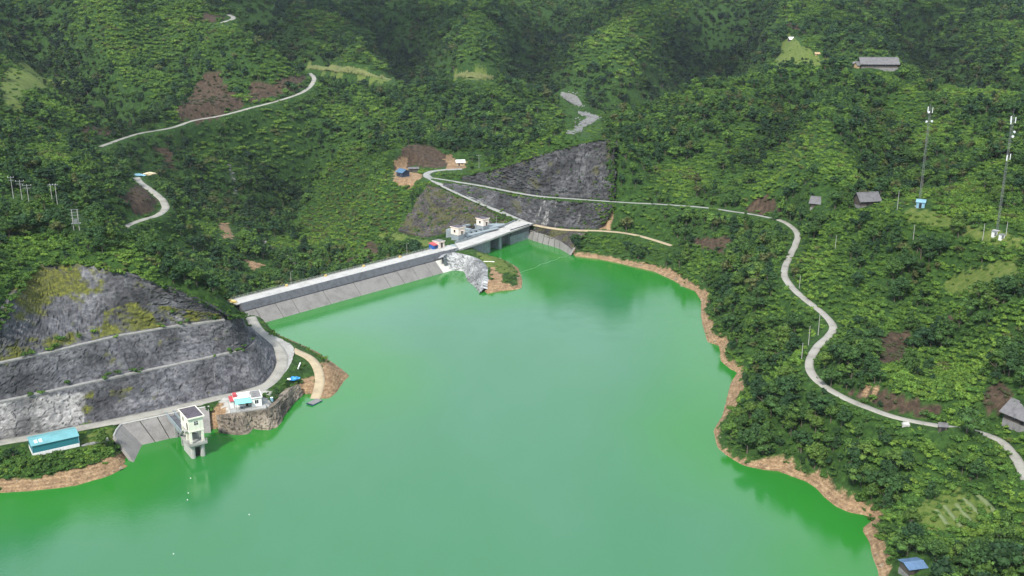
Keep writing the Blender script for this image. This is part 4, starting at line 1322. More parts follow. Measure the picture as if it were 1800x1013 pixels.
FB = empty('forebay_lining', W(275, 770, 0), 'sloping stained concrete lining of the intake bay behind the tower', 'lining')
slab_rows('lining_slab', LIN['back'][0], LIN['back'][1], 'panel', FB, 5, 0.3, 0.01)
slab_rows('lining_slab', LIN['wing'][0], LIN['wing'][1], 'panel', FB, 3, 0.3, 0.01)
c0, c1 = LIN['wing'][0], LIN['back'][0]
mb = MB()
for a, b_ in zip(list(c0[::-1]) + list(c1[1:]), (list(c0[::-1]) + list(c1[1:]))[1:]):
    mb.bar(a + np.array([0, 0, 0.3]), b_ + np.array([0, 0, 0.3]), 0.32, 5, local=False)
mb.build('coping', 'concrete_pale', FB)
RLn = empty('bank_lining', W(965, 430, 0), 'pale stone lined bank curving from the spillway wall to the right shore', 'lining')
slab_rows('lining_slab', LIN['bank'][0], LIN['bank'][1], 'panel', RLn, 9, 0.3, 0.03)
BK = empty('rock_cut', rk_bot[1], 'low brown rock bank between the lined bank and the dirt track', 'rock face')
rock_patch('rock_face', [rk_bot, rk_top], 'brown_rock', BK, 0.6, 0.6, 2.4, 2.0, moss_west, None, 19)

# ------------------------------------------------------------------ intake tower
TW = Frame((-103.6, 300.9, 0), R(34))
T_ = empty('intake_tower', TW(2.3, 4.3, 0), 'cream intake tower with dark flat roof standing in the green water', 'tower')
wT, dT = 4.6, 8.6


def nosed(u0, u1):
    c_ = (u0 + u1) / 2
    r_ = (u1 - u0) / 2
    return [(c_ + r_ * math.cos(a), r_ * 0.8 + r_ * math.sin(a) * 0.8) for a in np.linspace(math.pi, 2 * math.pi, 7)] + [(u1, dT), (u0, dT)]


MB(TW).prism(nosed(0, 1.45), -6, 4.6).build('pier', 'concrete_pale', T_)
MB(TW).prism(nosed(3.15, 4.6), -6, 4.6).build('pier', 'concrete_pale', T_)
MB(TW).box(1.45, 3.15, 1.6, 2.2, -6, 4.6).build('trash_rack', 'dark', T_)
MB(TW).box(1.45, 3.15, 0.9, 1.5, 3.4, 3.8).build('cross_beam', 'concrete', T_)
MB(TW).box(-0.7, wT + 0.7, -0.7, dT + 0.3, 4.62, 5.15).build('platform', 'concrete', T_)
rl = MB(TW)
for (a, b_) in (((-0.65, -0.65), (wT + 0.65, -0.65)), ((wT + 0.65, -0.65), (wT + 0.65, dT)), ((-0.65, -0.65), (-0.65, 2.4))):
    n = int(math.hypot(b_[0] - a[0], b_[1] - a[1]) / 1.0)
    for k in range(n + 1):
        x_, y_ = a[0] + (b_[0] - a[0]) * k / n, a[1] + (b_[1] - a[1]) * k / n
        rl.box(x_ - 0.04, x_ + 0.04, y_ - 0.04, y_ + 0.04, 5.15, 6.1)
    rl.bar((a[0], a[1], 6.1), (b_[0], b_[1], 6.1), 0.05, 5)
    rl.bar((a[0], a[1], 5.65), (b_[0], b_[1], 5.65), 0.035, 5)
rl.build('platform_railing', 'pole', T_)
MB(TW).box(-0.65, wT + 0.65, -0.7, -0.55, 5.16, 5.6).build('platform_upstand', 'concrete_pale', T_)
for (cu, cv) in ((0, 0), (wT - 0.75, 0), (0, 3.8), (wT - 0.75, 3.8), (0, dT - 0.75), (wT - 0.75, dT - 0.75)):
    MB(TW).box(cu, cu + 0.75, cv, cv + 0.75, 5.16, 9.5).build('column', 'cream', T_)
MB(TW).box(1.5, 3.1, 3.0, 4.6, 5.16, 7.0).build('gate_hoist', 'steel', T_)
MB(TW).box(1.2, 3.4, 7.6, 7.8, 5.16, 9.5).build('rear_screen', 'dark', T_)
MB(TW).box(-0.05, wT + 0.05, -0.05, dT + 0.05, 9.5, 14.0).build('wall', 'cream', T_)
MB(TW).box(-0.12, wT + 0.12, -0.12, dT + 0.12, 9.35, 9.7).build('floor_band', 'cream', T_)
MB(TW).box(-0.55, wT + 0.55, -0.55, dT + 0.55, 14.0, 14.3).build('roof', 'cream', T_)
MB(TW).box(-0.3, wT + 0.3, -0.3, dT + 0.3, 14.3, 14.36).build('roof_covering', 'roof_dark', T_)
rim = MB(TW)
for bx_ in ((-0.55, wT + 0.55, -0.55, -0.33), (-0.55, wT + 0.55, dT + 0.33, dT + 0.55), (-0.55, -0.33, -0.33, dT + 0.33), (wT + 0.33, wT + 0.55, -0.33, dT + 0.33)):
    rim.box(*bx_, 14.3, 14.44)
rim.build('roof_rim', 'cream', T_)
wn = MB(TW).box(1.75, 2.95, -0.1, -0.052, 11.6, 12.8).build('window', 'glass', T_)
MB(TW).box(2.3, 2.4, -0.13, -0.102, 11.6, 12.8).build('mullion', 'white', wn)
MB(TW).box(1.75, 2.95, -0.13, -0.102, 12.3, 12.38).build('mullion', 'white', wn)
MB(TW).extrude_u([(1.2, 9.75), (2.4, 9.75), (2.4, 11.6), (2.1, 12.1), (1.8, 12.2), (1.5, 12.1), (1.2, 11.6)], -0.1, -0.052).build('doorway', 'dark', T_)
MB(TW).box(-0.1, -0.052, 5.2, 6.3, 11.5, 12.8).build('window', 'glass', T_)
st = MB(TW)
for k in range(15):
    st.box(-1.15, -0.13, 8.6 - 0.42 * k, 9.0 - 0.42 * k, 5.2 + 0.3 * k, 5.36 + 0.3 * k)
st.bar((-1.15, 9.0, 5.3), (-1.15, 2.4, 9.75), 0.12, 5)
st.bar((-1.15, 9.0, 6.2), (-1.15, 2.4, 10.65), 0.05, 5)
st.box(-1.25, -0.13, 1.1, 2.7, 9.5, 9.68)
st.build('stair', 'concrete_pale', T_)
BG = empty('access_bridge', TW(1.5, 18, 5.2), 'narrow concrete footbridge from the road to the back of the intake tower', 'bridge')
MB(TW).box(0.25, 2.65, 8.95, 28.3, 5.16, 5.5).build('deck', 'concrete_dark', BG)
MB(TW).box(-0.02, 0.23, 8.95, 28.3, 4.7, 6.45).build('side_beam', 'concrete_blue', BG)
MB(TW).box(2.67, 2.92, 8.95, 28.3, 4.7, 6.45).build('side_beam', 'concrete_blue', BG)
for v in (11.5, 19.0):
    MB(TW).box(0.4, 1.2, v, v + 0.8, -6, 5.16).build('pier', 'concrete', BG)
    MB(TW).box(1.8, 2.6, v, v + 0.8, -6, 5.16).build('pier', 'concrete', BG)

# ------------------------------------------------------------------ teal shed and things round it
SH = Frame((-149.9, 291.2, 5.85), R(33))
s_ = empty('storage_shed', SH(6.8, 4, 0), 'long teal metal shed on a white plinth beside the left road', 'shed')
MB(SH).box(-0.06, 13.76, -0.06, 7.66, -1.5, 1.0).build('plinth', 'white', s_)
gab = [(0, 1.002), (7.6, 1.002), (7.6, 3.5), (3.8, 4.25), (0, 3.5)]
MB(SH).extrude_u(gab, 0, 13.7).build('wall', 'teal_wall', s_)
roofm = MB(SH)
for k in range(46):
    ua = -0.3 + k * 0.31
    roofm.extrude_u([(-0.35, 3.46), (3.8, 4.28), (7.95, 3.46), (7.95, 3.54), (3.8, 4.37 + (0.04 if k % 2 else 0)), (-0.35, 3.55 + (0.04 if k % 2 else 0))], ua, ua + 0.308)
roofm.build('roof', 'teal_roof', s_)
MB(SH).extrude_u([(3.45, 4.36), (3.8, 4.44), (4.15, 4.36), (3.8, 4.5)], -0.3, 14.0).build('ridge_cap', 'teal_roof', s_)
for ua in (1.0, 2.4):
    MB(SH).extrude_u([(0.9, 3.86), (2.6, 4.2), (2.6, 4.23), (0.9, 3.89)], ua, ua + 0.9).build('skylight', 'white', s_)
for ua in (-0.08, 13.62):
    MB(SH).box(ua, ua + 0.16, -0.1, 0.06, 1.01, 3.5).build('corner_trim', 'blue_pale', s_)
wl = ground(183, 775)
WL = Frame(wl, R(30))
w_ = empty('well_box', wl, 'small square concrete well box on the grass near the teal shed', 'well')
mb = MB(WL)
for bx_ in ((-1.2, 1.2, -1.2, -0.85), (-1.2, 1.2, 0.85, 1.2), (-1.2, -0.85, -0.85, 0.85), (0.85, 1.2, -0.85, 0.85)):
    mb.box(*bx_, -0.5, 0.7)
mb.build('rim', 'concrete_pale', w_)
MB(WL).box(-0.9, 0.9, -0.9, 0.9, -0.4, 0.25).build('pit', 'dark', w_)


def lump(name, c_, rx, ry, rz, mat, label, cat, group=None, rz_ang=0.0, seed=0, nu=14, nv=7, rough=0.25, parent=None):
    """heap: uneven half dome"""
    c_ = np.asarray(c_, float)
    V = []
    r2 = np.random.default_rng(seed)
    for j in range(nv):
        a = math.pi / 2 * j / (nv - 1)
        for i in range(nu):
            t_ = 2 * math.pi * i / nu
            k_ = 1 + rough * r2.uniform(-1, 1)
            x_, y_ = rx * math.cos(a) * math.cos(t_) * k_, ry * math.cos(a) * math.sin(t_) * k_
            V.append(c_ + np.array([x_ * math.cos(rz_ang) - y_ * math.sin(rz_ang), x_ * math.sin(rz_ang) + y_ * math.cos(rz_ang), rz * math.sin(a) * k_ - 0.15]))
    F = [(j * nu + i, j * nu + (i + 1) % nu, (j + 1) * nu + (i + 1) % nu, (j + 1) * nu + i) for j in range(nv - 1) for i in range(nu)]
    o = MB().add(V, F).build(name, mat)
    return tag(o, label, cat, group)


lump('gravel_heap', ground(14, 800), 4.5, 1.6, 0.5, 'gravel', 'flat grey gravel heap at the left edge below the road', 'gravel heap', rz_ang=R(20), seed=1)
lump('rubble_heap', ground(158, 781), 3.0, 0.9, 0.45, 'stone', 'low grey rubble heap beside the right end of the teal shed', 'rubble', rz_ang=R(33), seed=2)
lump('blue_tarpaulin', ground(513, 667), 2.6, 1.5, 0.8, 'tarp', 'crumpled bright blue tarpaulin heap beside the gravel road', 'tarpaulin', rz_ang=R(15), seed=3, rough=0.45)
q = ground(507, 663)
lump('white_sack', q + np.array([0.6, -2.2, 0]), 0.7, 0.5, 0.5, 'white', 'white sack lying at the edge of the blue tarpaulin', 'sack', seed=4, nu=10, nv=5)
a, b_ = ground(524, 650), ground(528, 640)
tag(MB().bar(a + [0, 0, 0.3], b_ + [0, 0, 0.45], 0.28, 8, local=False).build('white_pipe', 'white'), 'white pipe lying on the grass inside the bend of the ramp', 'pipe')
a, b_ = ground(850, 461), ground(869, 461.5)
tag(MB().bar(a + [0, 0, 0.25], b_ + [0, 0, 0.25], 0.22, 8, local=False).build('white_pipe', 'white'), 'white pipe lying on the grassy headland by the spillway', 'pipe')
# pontoon at the foot of the ramp
PN = Frame(W(553, 708, 0), R(58))
p_ = empty('pontoon_raft', W(553, 708, 0), 'dark planked pontoon raft moored at the foot of the boat ramp', 'raft')
for k in range(9):
    MB(PN).box(-2.6 + k * 0.58, -2.06 + k * 0.58, -1.5, 1.5, 0.32, 0.42).build('plank', 'roof_grey', p_)
for v in (-1.2, 0, 1.2):
    MB(PN).bar((-2.7, v, 0.12), (2.7, v, 0.12), 0.24, 8).build('float', 'blue', p_)
MB(PN).box(-2.75, -2.6, -1.5, 1.5, 0.2, 0.6).build('end_board', 'navy', p_)

# ------------------------------------------------------------------ white house on the terrace
HS = Frame((-95.97, 326.54, 6.2), R(21))
h_ = empty('white_house', HS(4.5, 3, 0), 'small white flat roofed house with turquoise awning above the rocky bank', 'house')
MB(HS).box(-1.5, 10.5, -2.3, 7, -1.5, -0.0).build('terrace_slab', 'concrete', h_)
MB(HS).box(0, 5.9, 1.6, 6.2, 0.004, 3.2).build('wall', 'white', h_)
MB(HS).box(5.9, 9.3, 0, 6.2, 0.004, 3.2).build('wall', 'white', h_)
MB(HS).box(-1.1, 0, 1.3, 6.0, 0.004, 2.6).build('side_room', 'white', h_)
MB(HS).box(-1.3, 0.1, 1.0, 6.2, 2.6, 2.75).build('side_roof', 'red', h_)
MB(HS).box(0.0, 1.3, 2.6, 5.0, 3.25, 4.3).build('roof_shed', 'red', h_)
MB(HS).box(5.7, 9.6, -0.35, 6.5, 3.2, 3.4).build('roof_slab', 'white', h_)
MB(HS).box(6.0, 9.3, 0, 6.2, 3.4, 3.46).build('roof_covering', 'roof_grey', h_)
MB(HS).box(0.0, 5.7, 1.4, 6.5, 3.2, 3.36).build('roof_slab', 'white', h_)
MB(HS).box(1.6, 5.5, 4.2, 6.3, 3.362, 3.45).build('roof_sheet', 'antenna', h_)
MB(HS).extrude_u([(-1.5, 2.35), (1.65, 3.0), (1.65, 3.08), (-1.5, 2.43)], 0.3, 5.8).build('awning', 'turquoise', h_)
for u in (0.5, 3.0, 5.6):
    MB(HS).bar((u, -1.3, 0.0), (u, -1.3, 2.4), 0.06, 6).build('awning_post', 'steel', h_)
for u in (5.5, 6.4):
    MB(HS).bar((u, 0.6, 0.0), (u, 0.6, 5.4), 0.16, 8).build('pipe', 'pole', h_)
w = MB(HS).box(7.0, 8.2, -0.04, 0.0, 1.1, 2.4).build('window', 'glass', h_)
MB(HS).box(7.56, 7.64, -0.06, -0.042, 1.1, 2.4).build('mullion', 'white', w)
MB(HS).box(-1.14, -1.1, 2.6, 3.6, 1.1, 2.0).build('window', 'glass', h_)
MB(HS).box(4.0, 4.9, 1.56, 1.6, 0.0, 2.1).build('door', 'wood_dark', h_)
MB(HS).box(1.4, 3.0, 1.56, 1.6, 0.9, 2.0).build('window', 'glass', h_)
MC = empty('motorbike', HS(2.4, -0.6, 0.05), 'dark motorbike parked under the turquoise awning', 'motorbike')
for uu in (1.75, 3.0):
    mb = MB(HS)
    for k in range(12):
        a1, a2 = k * math.pi / 6, (k + 1) * math.pi / 6
        mb.bar((uu + 0.28 * math.cos(a1), -0.7, 0.36 + 0.28 * math.sin(a1)), (uu + 0.28 * math.cos(a2), -0.7, 0.36 + 0.28 * math.sin(a2)), 0.06, 5)
    mb.build('wheel', 'dark', MC)
MB(HS).extrude_v([(1.8, 0.55), (2.1, 0.3), (2.6, 0.3), (3.0, 0.75), (2.7, 0.8), (2.4, 0.62), (2.2, 0.78), (1.7, 0.8)], -0.82, -0.58).build('body', 'navy', MC)
MB(HS).bar((2.85, -1.0, 1.05), (2.85, -0.4, 1.05), 0.03, 5).build('handlebar', 'dark', MC)
tk = ground(478, 706)
TK = empty('water_drum', tk, 'pale blue plastic water drum beside the right wall of the white house', 'drum')
MB(Frame(tk, 0)).bar((0, 0, -0.2), (0, 0, 1.3), 0.55, 12).build('drum_body', 'blue_pale', TK)
MB(Frame(tk, 0)).bar((0, 0, 1.3), (0, 0, 1.42), 0.5, 12, 0.2).build('lid', 'white', TK)


# ------------------------------------------------------------------ houses
def gable_house(name, fr, L, Wd, wall_h, ridge_h, wall_m, roof_m, label, cat='house', group=None, oh=0.6, windows=(), door=None, stilts=0.0, corr=True, hip=0.0):
    o = empty(name, fr(L / 2, Wd / 2, 0), label, cat, group)
    gab = [(0, stilts + 0.003), (Wd, stilts + 0.003), (Wd, wall_h), (Wd / 2, wall_h + (ridge_h - wall_h) * 0.96), (0, wall_h)]
    MB(fr).extrude_u(gab, 0, L).build('wall', wall_m, o)
    MB(fr).box(-0.15, L + 0.15, -0.15, Wd + 0.15, -2.5, 0.0).build('base', 'stone', o)
    sl_ = (ridge_h - wall_h) / (Wd / 2)
    for sgn in (0, 1):
        mb = MB(fr)
        n = max(4, int((L + 2 * oh) / 0.75))
        for k in range(n):
            ua, ub = -oh + (L + 2 * oh) * k / n, -oh + (L + 2 * oh) * (k + 1) / n - 0.015
            lift = 0.05 if (k % 2 and corr) else 0.0
            e0 = wall_h - sl_ * oh + 0.03
            if sgn == 0:
                pr = [(-oh, e0), (Wd / 2, ridge_h + 0.03), (Wd / 2, ridge_h + 0.11 + lift), (-oh, e0 + 0.08 + lift)]
            else:
                pr = [(Wd / 2, ridge_h + 0.03), (Wd + oh, e0), (Wd + oh, e0 + 0.08 + lift), (Wd / 2, ridge_h + 0.11 + lift)]
            hu0 = hip * (1 if k == 0 else 0)
            mb.extrude_u(pr, ua, ub)
        mb.build('roof_slope', roof_m, o)
    MB(fr).extrude_u([(Wd / 2 - 0.3, ridge_h + 0.06), (Wd / 2 + 0.3, ridge_h + 0.06), (Wd / 2, ridge_h + 0.26)], -oh, L + oh).build('ridge_cap', roof_m, o)
    for (uu, w0, ww_, hh) in windows:
        w = MB(fr).box(uu, uu + ww_, -0.04, 0.01, w0, w0 + hh).build('window', 'glass', o)
        MB(fr).box(uu + ww_ / 2 - 0.04, uu + ww_ / 2 + 0.04, -0.06, -0.042, w0, w0 + hh).build('mullion', 'white', w)
    if door is not None:
        MB(fr).box(door, door + 1.0, -0.05, 0.01, 0.05, 2.05).build('door', 'dark', o)
    return o


def house_at(px, py, z, ang, *a, **k):
    g = ground(px, py) if z is None else W(px, py, z)
    return gable_house(a[0], Frame(g + np.array([0, 0, k.pop('dz', 0.0)]), R(ang)), *a[1:], **k)


gable_house('blue_house', Frame(W(697, 309.5, 16.2), R(-48)), 7.0, 6.0, 3.2, 5.0, 'navy', 'blue_roof', 'dark blue house with blue roof at the road junction above the valley', windows=((1, 1, 1.2, 1.2), (4.4, 1, 1.2, 1.2)), door=2.8)
gable_house('lean_to', Frame(W(706, 306, 16.2) + np.array([4.5, 7.5, 0]), R(10)), 6.5, 2.6, 2.4, 3.0, 'wood_dark', 'slate', 'low grey roofed lean-to behind the dark blue house', 'shed', door=1.2)
gable_house('roadside_hut', Frame(W(803, 292, 18.5), R(8)), 5.6, 4.2, 2.6, 3.9, 'tan_wall', 'antenna', 'small hut with bright white roof on the tan track', 'hut', windows=((3.4, 1, 1, 1),), door=1.2)
gable_house('farmhouse', Frame(W(1764, 735, 24.6), R(-62)), 15, 7.5, 2.6, 5.2, 'wood_dark', 'slate', 'large weathered grey roofed wooden farmhouse cut by the right edge', windows=((3, 1, 1.2, 1.1), (8, 1, 1.2, 1.1)), door=5.5, oh=1.1)
gable_house('farmhouse', Frame(ground(1424, 372) + np.array([0, 0, 1.6]), R(-28)), 9, 6, 2.6, 4.9, 'wood_dark', 'slate', 'grey roofed farmhouse half hidden in trees beside the end of the upper road', door=3, oh=0.9)
gable_house('farmhouse', Frame(ground(1512, 368) + np.array([0, 0, 1.2]), R(12)), 9, 6, 2.7, 5.4, 'wood_dark', 'slate', 'dark grey tiled farmhouse among trees left of the pale blue cabin', door=3, oh=0.9)
gable_house('farmhouse', Frame(ground(1514, 121) + np.array([0, 0, 0.5]), R(-4)), 26, 10, 3.2, 7.0, 'wood_dark', 'slate', 'long dark wooden farmhouse alone on the distant right hillside', door=9, oh=1.2, windows=((4, 1.2, 2, 1.5), (16, 1.2, 2, 1.5)))
gable_house('farm_shed', Frame(ground(1496, 119), R(6)), 7, 5, 2.5, 3.8, 'wood_dark', 'roof_grey', 'small grey shed at the left end of the distant wooden farmhouse', 'shed', door=3)
gable_house('farm_shed', Frame(ground(1507, 121), R(20)), 5, 4, 2.5, 4.2, 'tan_wall', 'slate', 'small tan walled shed between the distant farmhouse and its grey shed', 'shed', door=2)
gable_house('field_hut', Frame(ground(1388, 74), R(5)), 8, 6, 2.4, 4.4, 'wood_dark', 'antenna', 'white roofed field hut highest on the distant right hillside', 'hut', door=3)
gable_house('field_hut', Frame(ground(1433, 102), R(5)), 4.5, 3.5, 2.0, 3.2, 'tan_wall', 'tan_wall', 'tiny tan field hut on the distant slope left of the wooden farmhouse', 'hut', door=1.5)
g = ground(1610, 367)
gable_house('blue_cabin', Frame(np.array([g[0], g[1], g[2] + 0.2]), R(-28)), 3.1, 2.6, 2.5, 3.2, 'blue_pale', 'blue_pale', 'pale blue sheet metal cabin at the foot of a lattice mast', 'cabin', door=1.0, oh=0.35)
RF = Frame(ground(1597, 1018) + np.array([0, 0, 0.6]), R(12))
gable_house('boat_hut', RF, 4.6, 4.2, 2.0, 2.5, 'wood_dark', 'slate_blue', 'hut with slate blue roof on the bank at the bottom right', 'hut', door=1.5, oh=0.5)
g = ground(1592, 748)
TB = empty('roadside_tomb', g, 'small white roadside tomb below the right hand road', 'tomb')
MB(Frame(g, R(-10))).box(-1.1, 1.1, -0.7, 0.7, -0.6, 0.5).build('base', 'concrete_pale', TB)
MB(Frame(g, R(-10))).extrude_u([(-0.8, 0.5), (0.8, 0.5), (0, 1.1)], -0.9, 0.9).build('top', 'concrete_pale', TB)
gable_house('roadside_kiosk', Frame(ground(1650, 760), R(-10)), 2.2, 1.7, 1.9, 2.5, 'wood_dark', 'slate', 'tiny dark wooden kiosk on the lower edge of the right hand road', 'kiosk', oh=0.3, door=0.6)
g = ground(247, 309)
lump('sand_heap', g + np.array([5, 4, 0]), 5, 3.5, 1.6, 'sand', 'pale sand heap at the upper end of the winding hill road', 'sand heap', seed=8)
lump('blue_tarpaulin', g + np.array([-1.5, -1, 0]), 4.5, 2.2, 1.3, 'blue_pale', 'pale blue tarpaulin in front of the sand heap on the hill road', 'tarpaulin', seed=9, rough=0.35)


# ------------------------------------------------------------------ poles, masts, lamps
def pole(px, py, h, label, arm=1.4, twin=False, name='utility_pole', z=None, group=None, double=False, lean=0.0):
    g = ground(px, py) if z is None else W(px, py, z)
    o = empty(name, g, label, 'pole', group)
    fr = Frame(g, R(12))
    offs = (-0.9, 0.9) if twin else (0.0,)
    for s in offs:
        MB(fr).bar((s, 0, -1.0), (s + lean, 0, h), 0.15, 8, 0.1).build('shaft', 'pole', o)
    if arm:
        for k in range(2 if double else 1):
            MB(fr).box(-arm - (0.9 if twin else 0), arm + (0.9 if twin else 0), -0.08, 0.08, h - 0.45 - 1.1 * k, h - 0.28 - 1.1 * k).build('crossarm', 'steel', o)
        for s in (-arm, 0, arm):
            MB(fr).bar((s, 0, h - 0.28), (s, 0, h + 0.1), 0.08, 6).build('insulator', 'antenna', o)
    return o


pole(97, 360, 8.6, 'twin shaft power pole with one crossarm on the left hill', 1.2, True)
pole(39, 352, 8.0, 'power pole in the middle of the three at the far left', 1.5, False, double=True)
pole(24, 350, 9.0, 'tallest power pole at the far left hill edge', 1.1, False, double=True)
pole(51, 356, 7.0, 'power pole nearest the twin shaft pole at the far left', 1.6, False, double=True)
g = ground(135, 405)
TP = empty('transformer_pole', g, 'twin shaft transformer frame with ladder rungs on the left hill', 'pole')
fr = Frame(g, R(18))
for s in (-1.0, 1.0):
    MB(fr).bar((s, 0, -1), (s, 0, 8.2), 0.19, 8, 0.14).build('shaft', 'pole', TP)
for w in (4.6, 5.8, 7.0, 8.0):
    MB(fr).box(-1.5, 1.5, -0.09, 0.09, w, w + 0.16).build('crossarm', 'steel', TP)
MB(fr).box(-1.6, 1.8, -0.8, 0.8, 2.6, 2.8).build('platform', 'steel', TP)
MB(fr).box(-0.7, 0.7, -0.5, 0.5, 2.8, 4.1).build('transformer', 'steel', TP)
pole(842, 297, 9.6, 'pale power pole standing alone behind the road junction', 1.5)
for q, hh, lb in (((1438, 590), 8.0, 'pale pole nearest the bend of the right hand road'), ((1421, 608), 7.2, 'pale pole in the middle of the three left of the road bend'), ((1409, 632), 5.8, 'lowest pale pole left of the right hand road'),
                  ((1468, 440), 6.5, 'thin pale pole among trees right of the upper road bend'), ((1577, 369), 8.0, 'white pole on the knoll left of the pale blue cabin'), ((1605, 422), 6.0, 'thin pole among trees below the pale blue cabin'),
                  ((1727, 424), 6.5, 'thin pole in the grass left of the second lattice mast'), ((1768, 415), 5.5, 'short pole just right of the second lattice mast'), ((1405, 508), 5.5, 'thin dark pole at the edge of the right hand road')):
    pole(q[0], q[1], hh, lb, 0, name='plain_pole')


def mast(px, py, h, label, kit):
    g = ground(px, py)
    o = empty('lattice_mast', g, label, 'mast', 'lattice telecom masts on the right hill')
    fr = Frame(g, R(20))
    c3 = [(0.45 * math.cos(a), 0.45 * math.sin(a)) for a in (R(90), R(210), R(330))]
    for (x_, y_) in c3:
        MB(fr).bar((x_, y_, -1), (x_, y_, h), 0.045, 6).build('leg', 'steel', o)
    br = MB(fr)
    n = int(h / 1.3)
    for k in range(n):
        for i in range(3):
            a, b_ = c3[i], c3[(i + 1) % 3]
            br.bar((a[0], a[1], k * h / n), (b_[0], b_[1], (k + 1) * h / n), 0.022, 4)
            br.bar((a[0], a[1], k * h / n), (b_[0], b_[1], k * h / n), 0.022, 4)
    br.build('bracing', 'steel', o)
    for (kind, w, a) in kit:
        x_, y_ = 1.0 * math.cos(R(a)), 1.0 * math.sin(R(a))
        if kind == 'p':
            MB(Frame(fr(x_, y_, w), R(a + 90))).box(-0.16, 0.16, -0.1, 0.1, 0, 2.1).build('panel_antenna', 'antenna', o)
        else:
            MB(Frame(fr(x_, y_, w), R(a))).bar((0, 0, 0), (0.4, 0, 0), 0.38, 14, 0.46).build('dish', 'antenna', o)
        MB(fr).bar((x_ * 0.5, y_ * 0.5, w + 0.2), (x_, y_, w + 0.2), 0.05, 5).build('bracket', 'steel', o)
    MB(fr).bar((0, 0, h - 0.2), (0, 0, h + 2.4), 0.05, 5).build('lightning_rod', 'steel', o)
    MB(fr).box(-1.1, 1.1, -1.1, 1.1, -1.5, 0.12).build('footing', 'concrete_pale', o)
    return o


mast(1615, 363, 40.5, 'lattice mast with dishes rising behind the pale blue cabin', (('p', 37.6, -20), ('p', 37.8, 100), ('d', 38.0, 215), ('d', 34.2, 190), ('d', 34.4, -60)))
mast(1752, 408, 43.0, 'lattice mast with panel antennas nearest the right edge', (('p', 40.2, -50), ('p', 39.8, 200), ('p', 40.4, 80), ('d', 37.0, -60), ('d', 35.4, -90), ('p', 26.5, 220), ('p', 26.8, -40)))
for (x_, y_), lb in (((1747, 418), 'white equipment cabinet left of the second mast foot'), ((1760, 421), 'white equipment cabinet right of the second mast foot')):
    g = ground(x_, y_)
    o = empty('equipment_cabinet', g, lb, 'cabinet', 'equipment cabinets at the second mast')
    MB(Frame(g, R(15))).box(-0.8, 0.8, -0.6, 0.6, -0.5, 1.7).build('cabinet_body', 'white', o)
    MB(Frame(g, R(15))).box(-0.95, 0.95, -0.75, 0.75, 1.7, 1.85).build('roof', 'steel', o)
    MB(Frame(g, R(15))).box(-0.5, 0.5, -0.64, -0.602, 0.1, 1.5).build('door', 'steel', o)


def lamp(p0, h, label, ang):
    o = empty('street_lamp', p0, label, 'street lamp', 'street lamps on the dam and its roads')
    fr = Frame(p0, ang)
    MB(fr).bar((0, 0, -0.3), (0, 0, h), 0.11, 8, 0.07).build('shaft', 'pole', o)
    MB(fr).bar((0, 0, h), (1.3, 0, h + 0.45), 0.06, 6).build('arm', 'pole', o)
    MB(fr).box(1.1, 1.8, -0.14, 0.14, h + 0.4, h + 0.55).build('lamp_head', 'steel', o)


av_ = math.atan2(DAM.v[1], DAM.v[0])
lamp(DAM(to_dam(W(520.5, 503, CR))[0], 16.75, CR), 6.2, 'street lamp on the dam crest nearest its left end', av_ + math.pi)
lamp(DAM(to_dam(W(717, 449, CR))[0], 16.75, CR), 6.2, 'street lamp on the dam crest left of the blue shed', av_ + math.pi)
lamp(DAM(185, 30.5, CR - 0.5), 6.0, 'street lamp on the bridge parapet beside the farther gate house', av_ + math.pi)
lamp(ground(380, 692), 7.2, 'street lamp at the foot of the shotcrete slope by the white house', R(-60))

# ------------------------------------------------------------------ small things on the water
bl = smooth_line([W(x, y, 0.08) for x, y in ((1003, 448), (992, 452), (984, 452.3), (978, 456.5), (968, 459), (962, 462), (951, 464.5), (940, 471), (925, 475.5), (912, 480))], 1.0)
o = empty('floating_boom', bl[0], 'thin pale floating boom line snaking from the lined bank', 'boom')
mb = MB()
for a, b_ in zip(bl[:-1], bl[1:]):
    mb.bar(a, b_, 0.06, 5, local=False)
mb.build('boom_line', 'float', o)
for k in range(0, len(bl), 9):
    MB().bar(bl[k] - [0.3, 0, 0], bl[k] + [0.3, 0, 0.02], 0.09, 7, local=False).build('float', 'float', o)
gw = empty('gangway', W(1003, 449, 0), 'narrow pale gangway with rails running down the lined bank', 'gangway')
a, b_ = W(1002, 449, 0.2), W(1010, 436, 3.2)
ff = Frame(a, u=b_ - a)
Lg = float(np.linalg.norm((b_ - a)[:2]))
MB(ff).extrude_v([(0, 0.1), (Lg, 3.1), (Lg, 3.25), (0, 0.25)], -0.6, 0.6).build('deck', 'panel', gw)
for v in (-0.6, 0.6):
    MB(ff).bar((0, v, 1.1), (Lg, v, 4.1), 0.06, 5).build('rail', 'pole', gw)
for k, ((x_, y_), lb) in enumerate((((335, 841), 'white buoy nearest the intake tower'), ((331, 867), 'middle white buoy below the intake tower'), ((329.5, 879), 'white buoy farthest from the intake tower'), ((438, 905), 'white float alone on the open water left of centre'), ((305, 974), 'white float low on the water at the lower left'))):
    c_ = W(x_, y_, 0.0)
    V = [c_ + 0.17 * np.array([math.cos(a) * math.cos(b_), math.sin(a) * math.cos(b_), math.sin(b_)]) for b_ in np.linspace(-1.4, 1.4, 6) for a in np.linspace(0, 2 * math.pi, 10, endpoint=False)]
    F = [(j * 10 + i, j * 10 + (i + 1) % 10, (j + 1) * 10 + (i + 1) % 10, (j + 1) * 10 + i) for j in range(5) for i in range(10)] + [tuple(range(9, -1, -1)), tuple(range(50, 60))]
    tag(MB().add(V, F).build('buoy', 'antenna', None, True), lb, 'buoy', 'buoys on the reservoir')
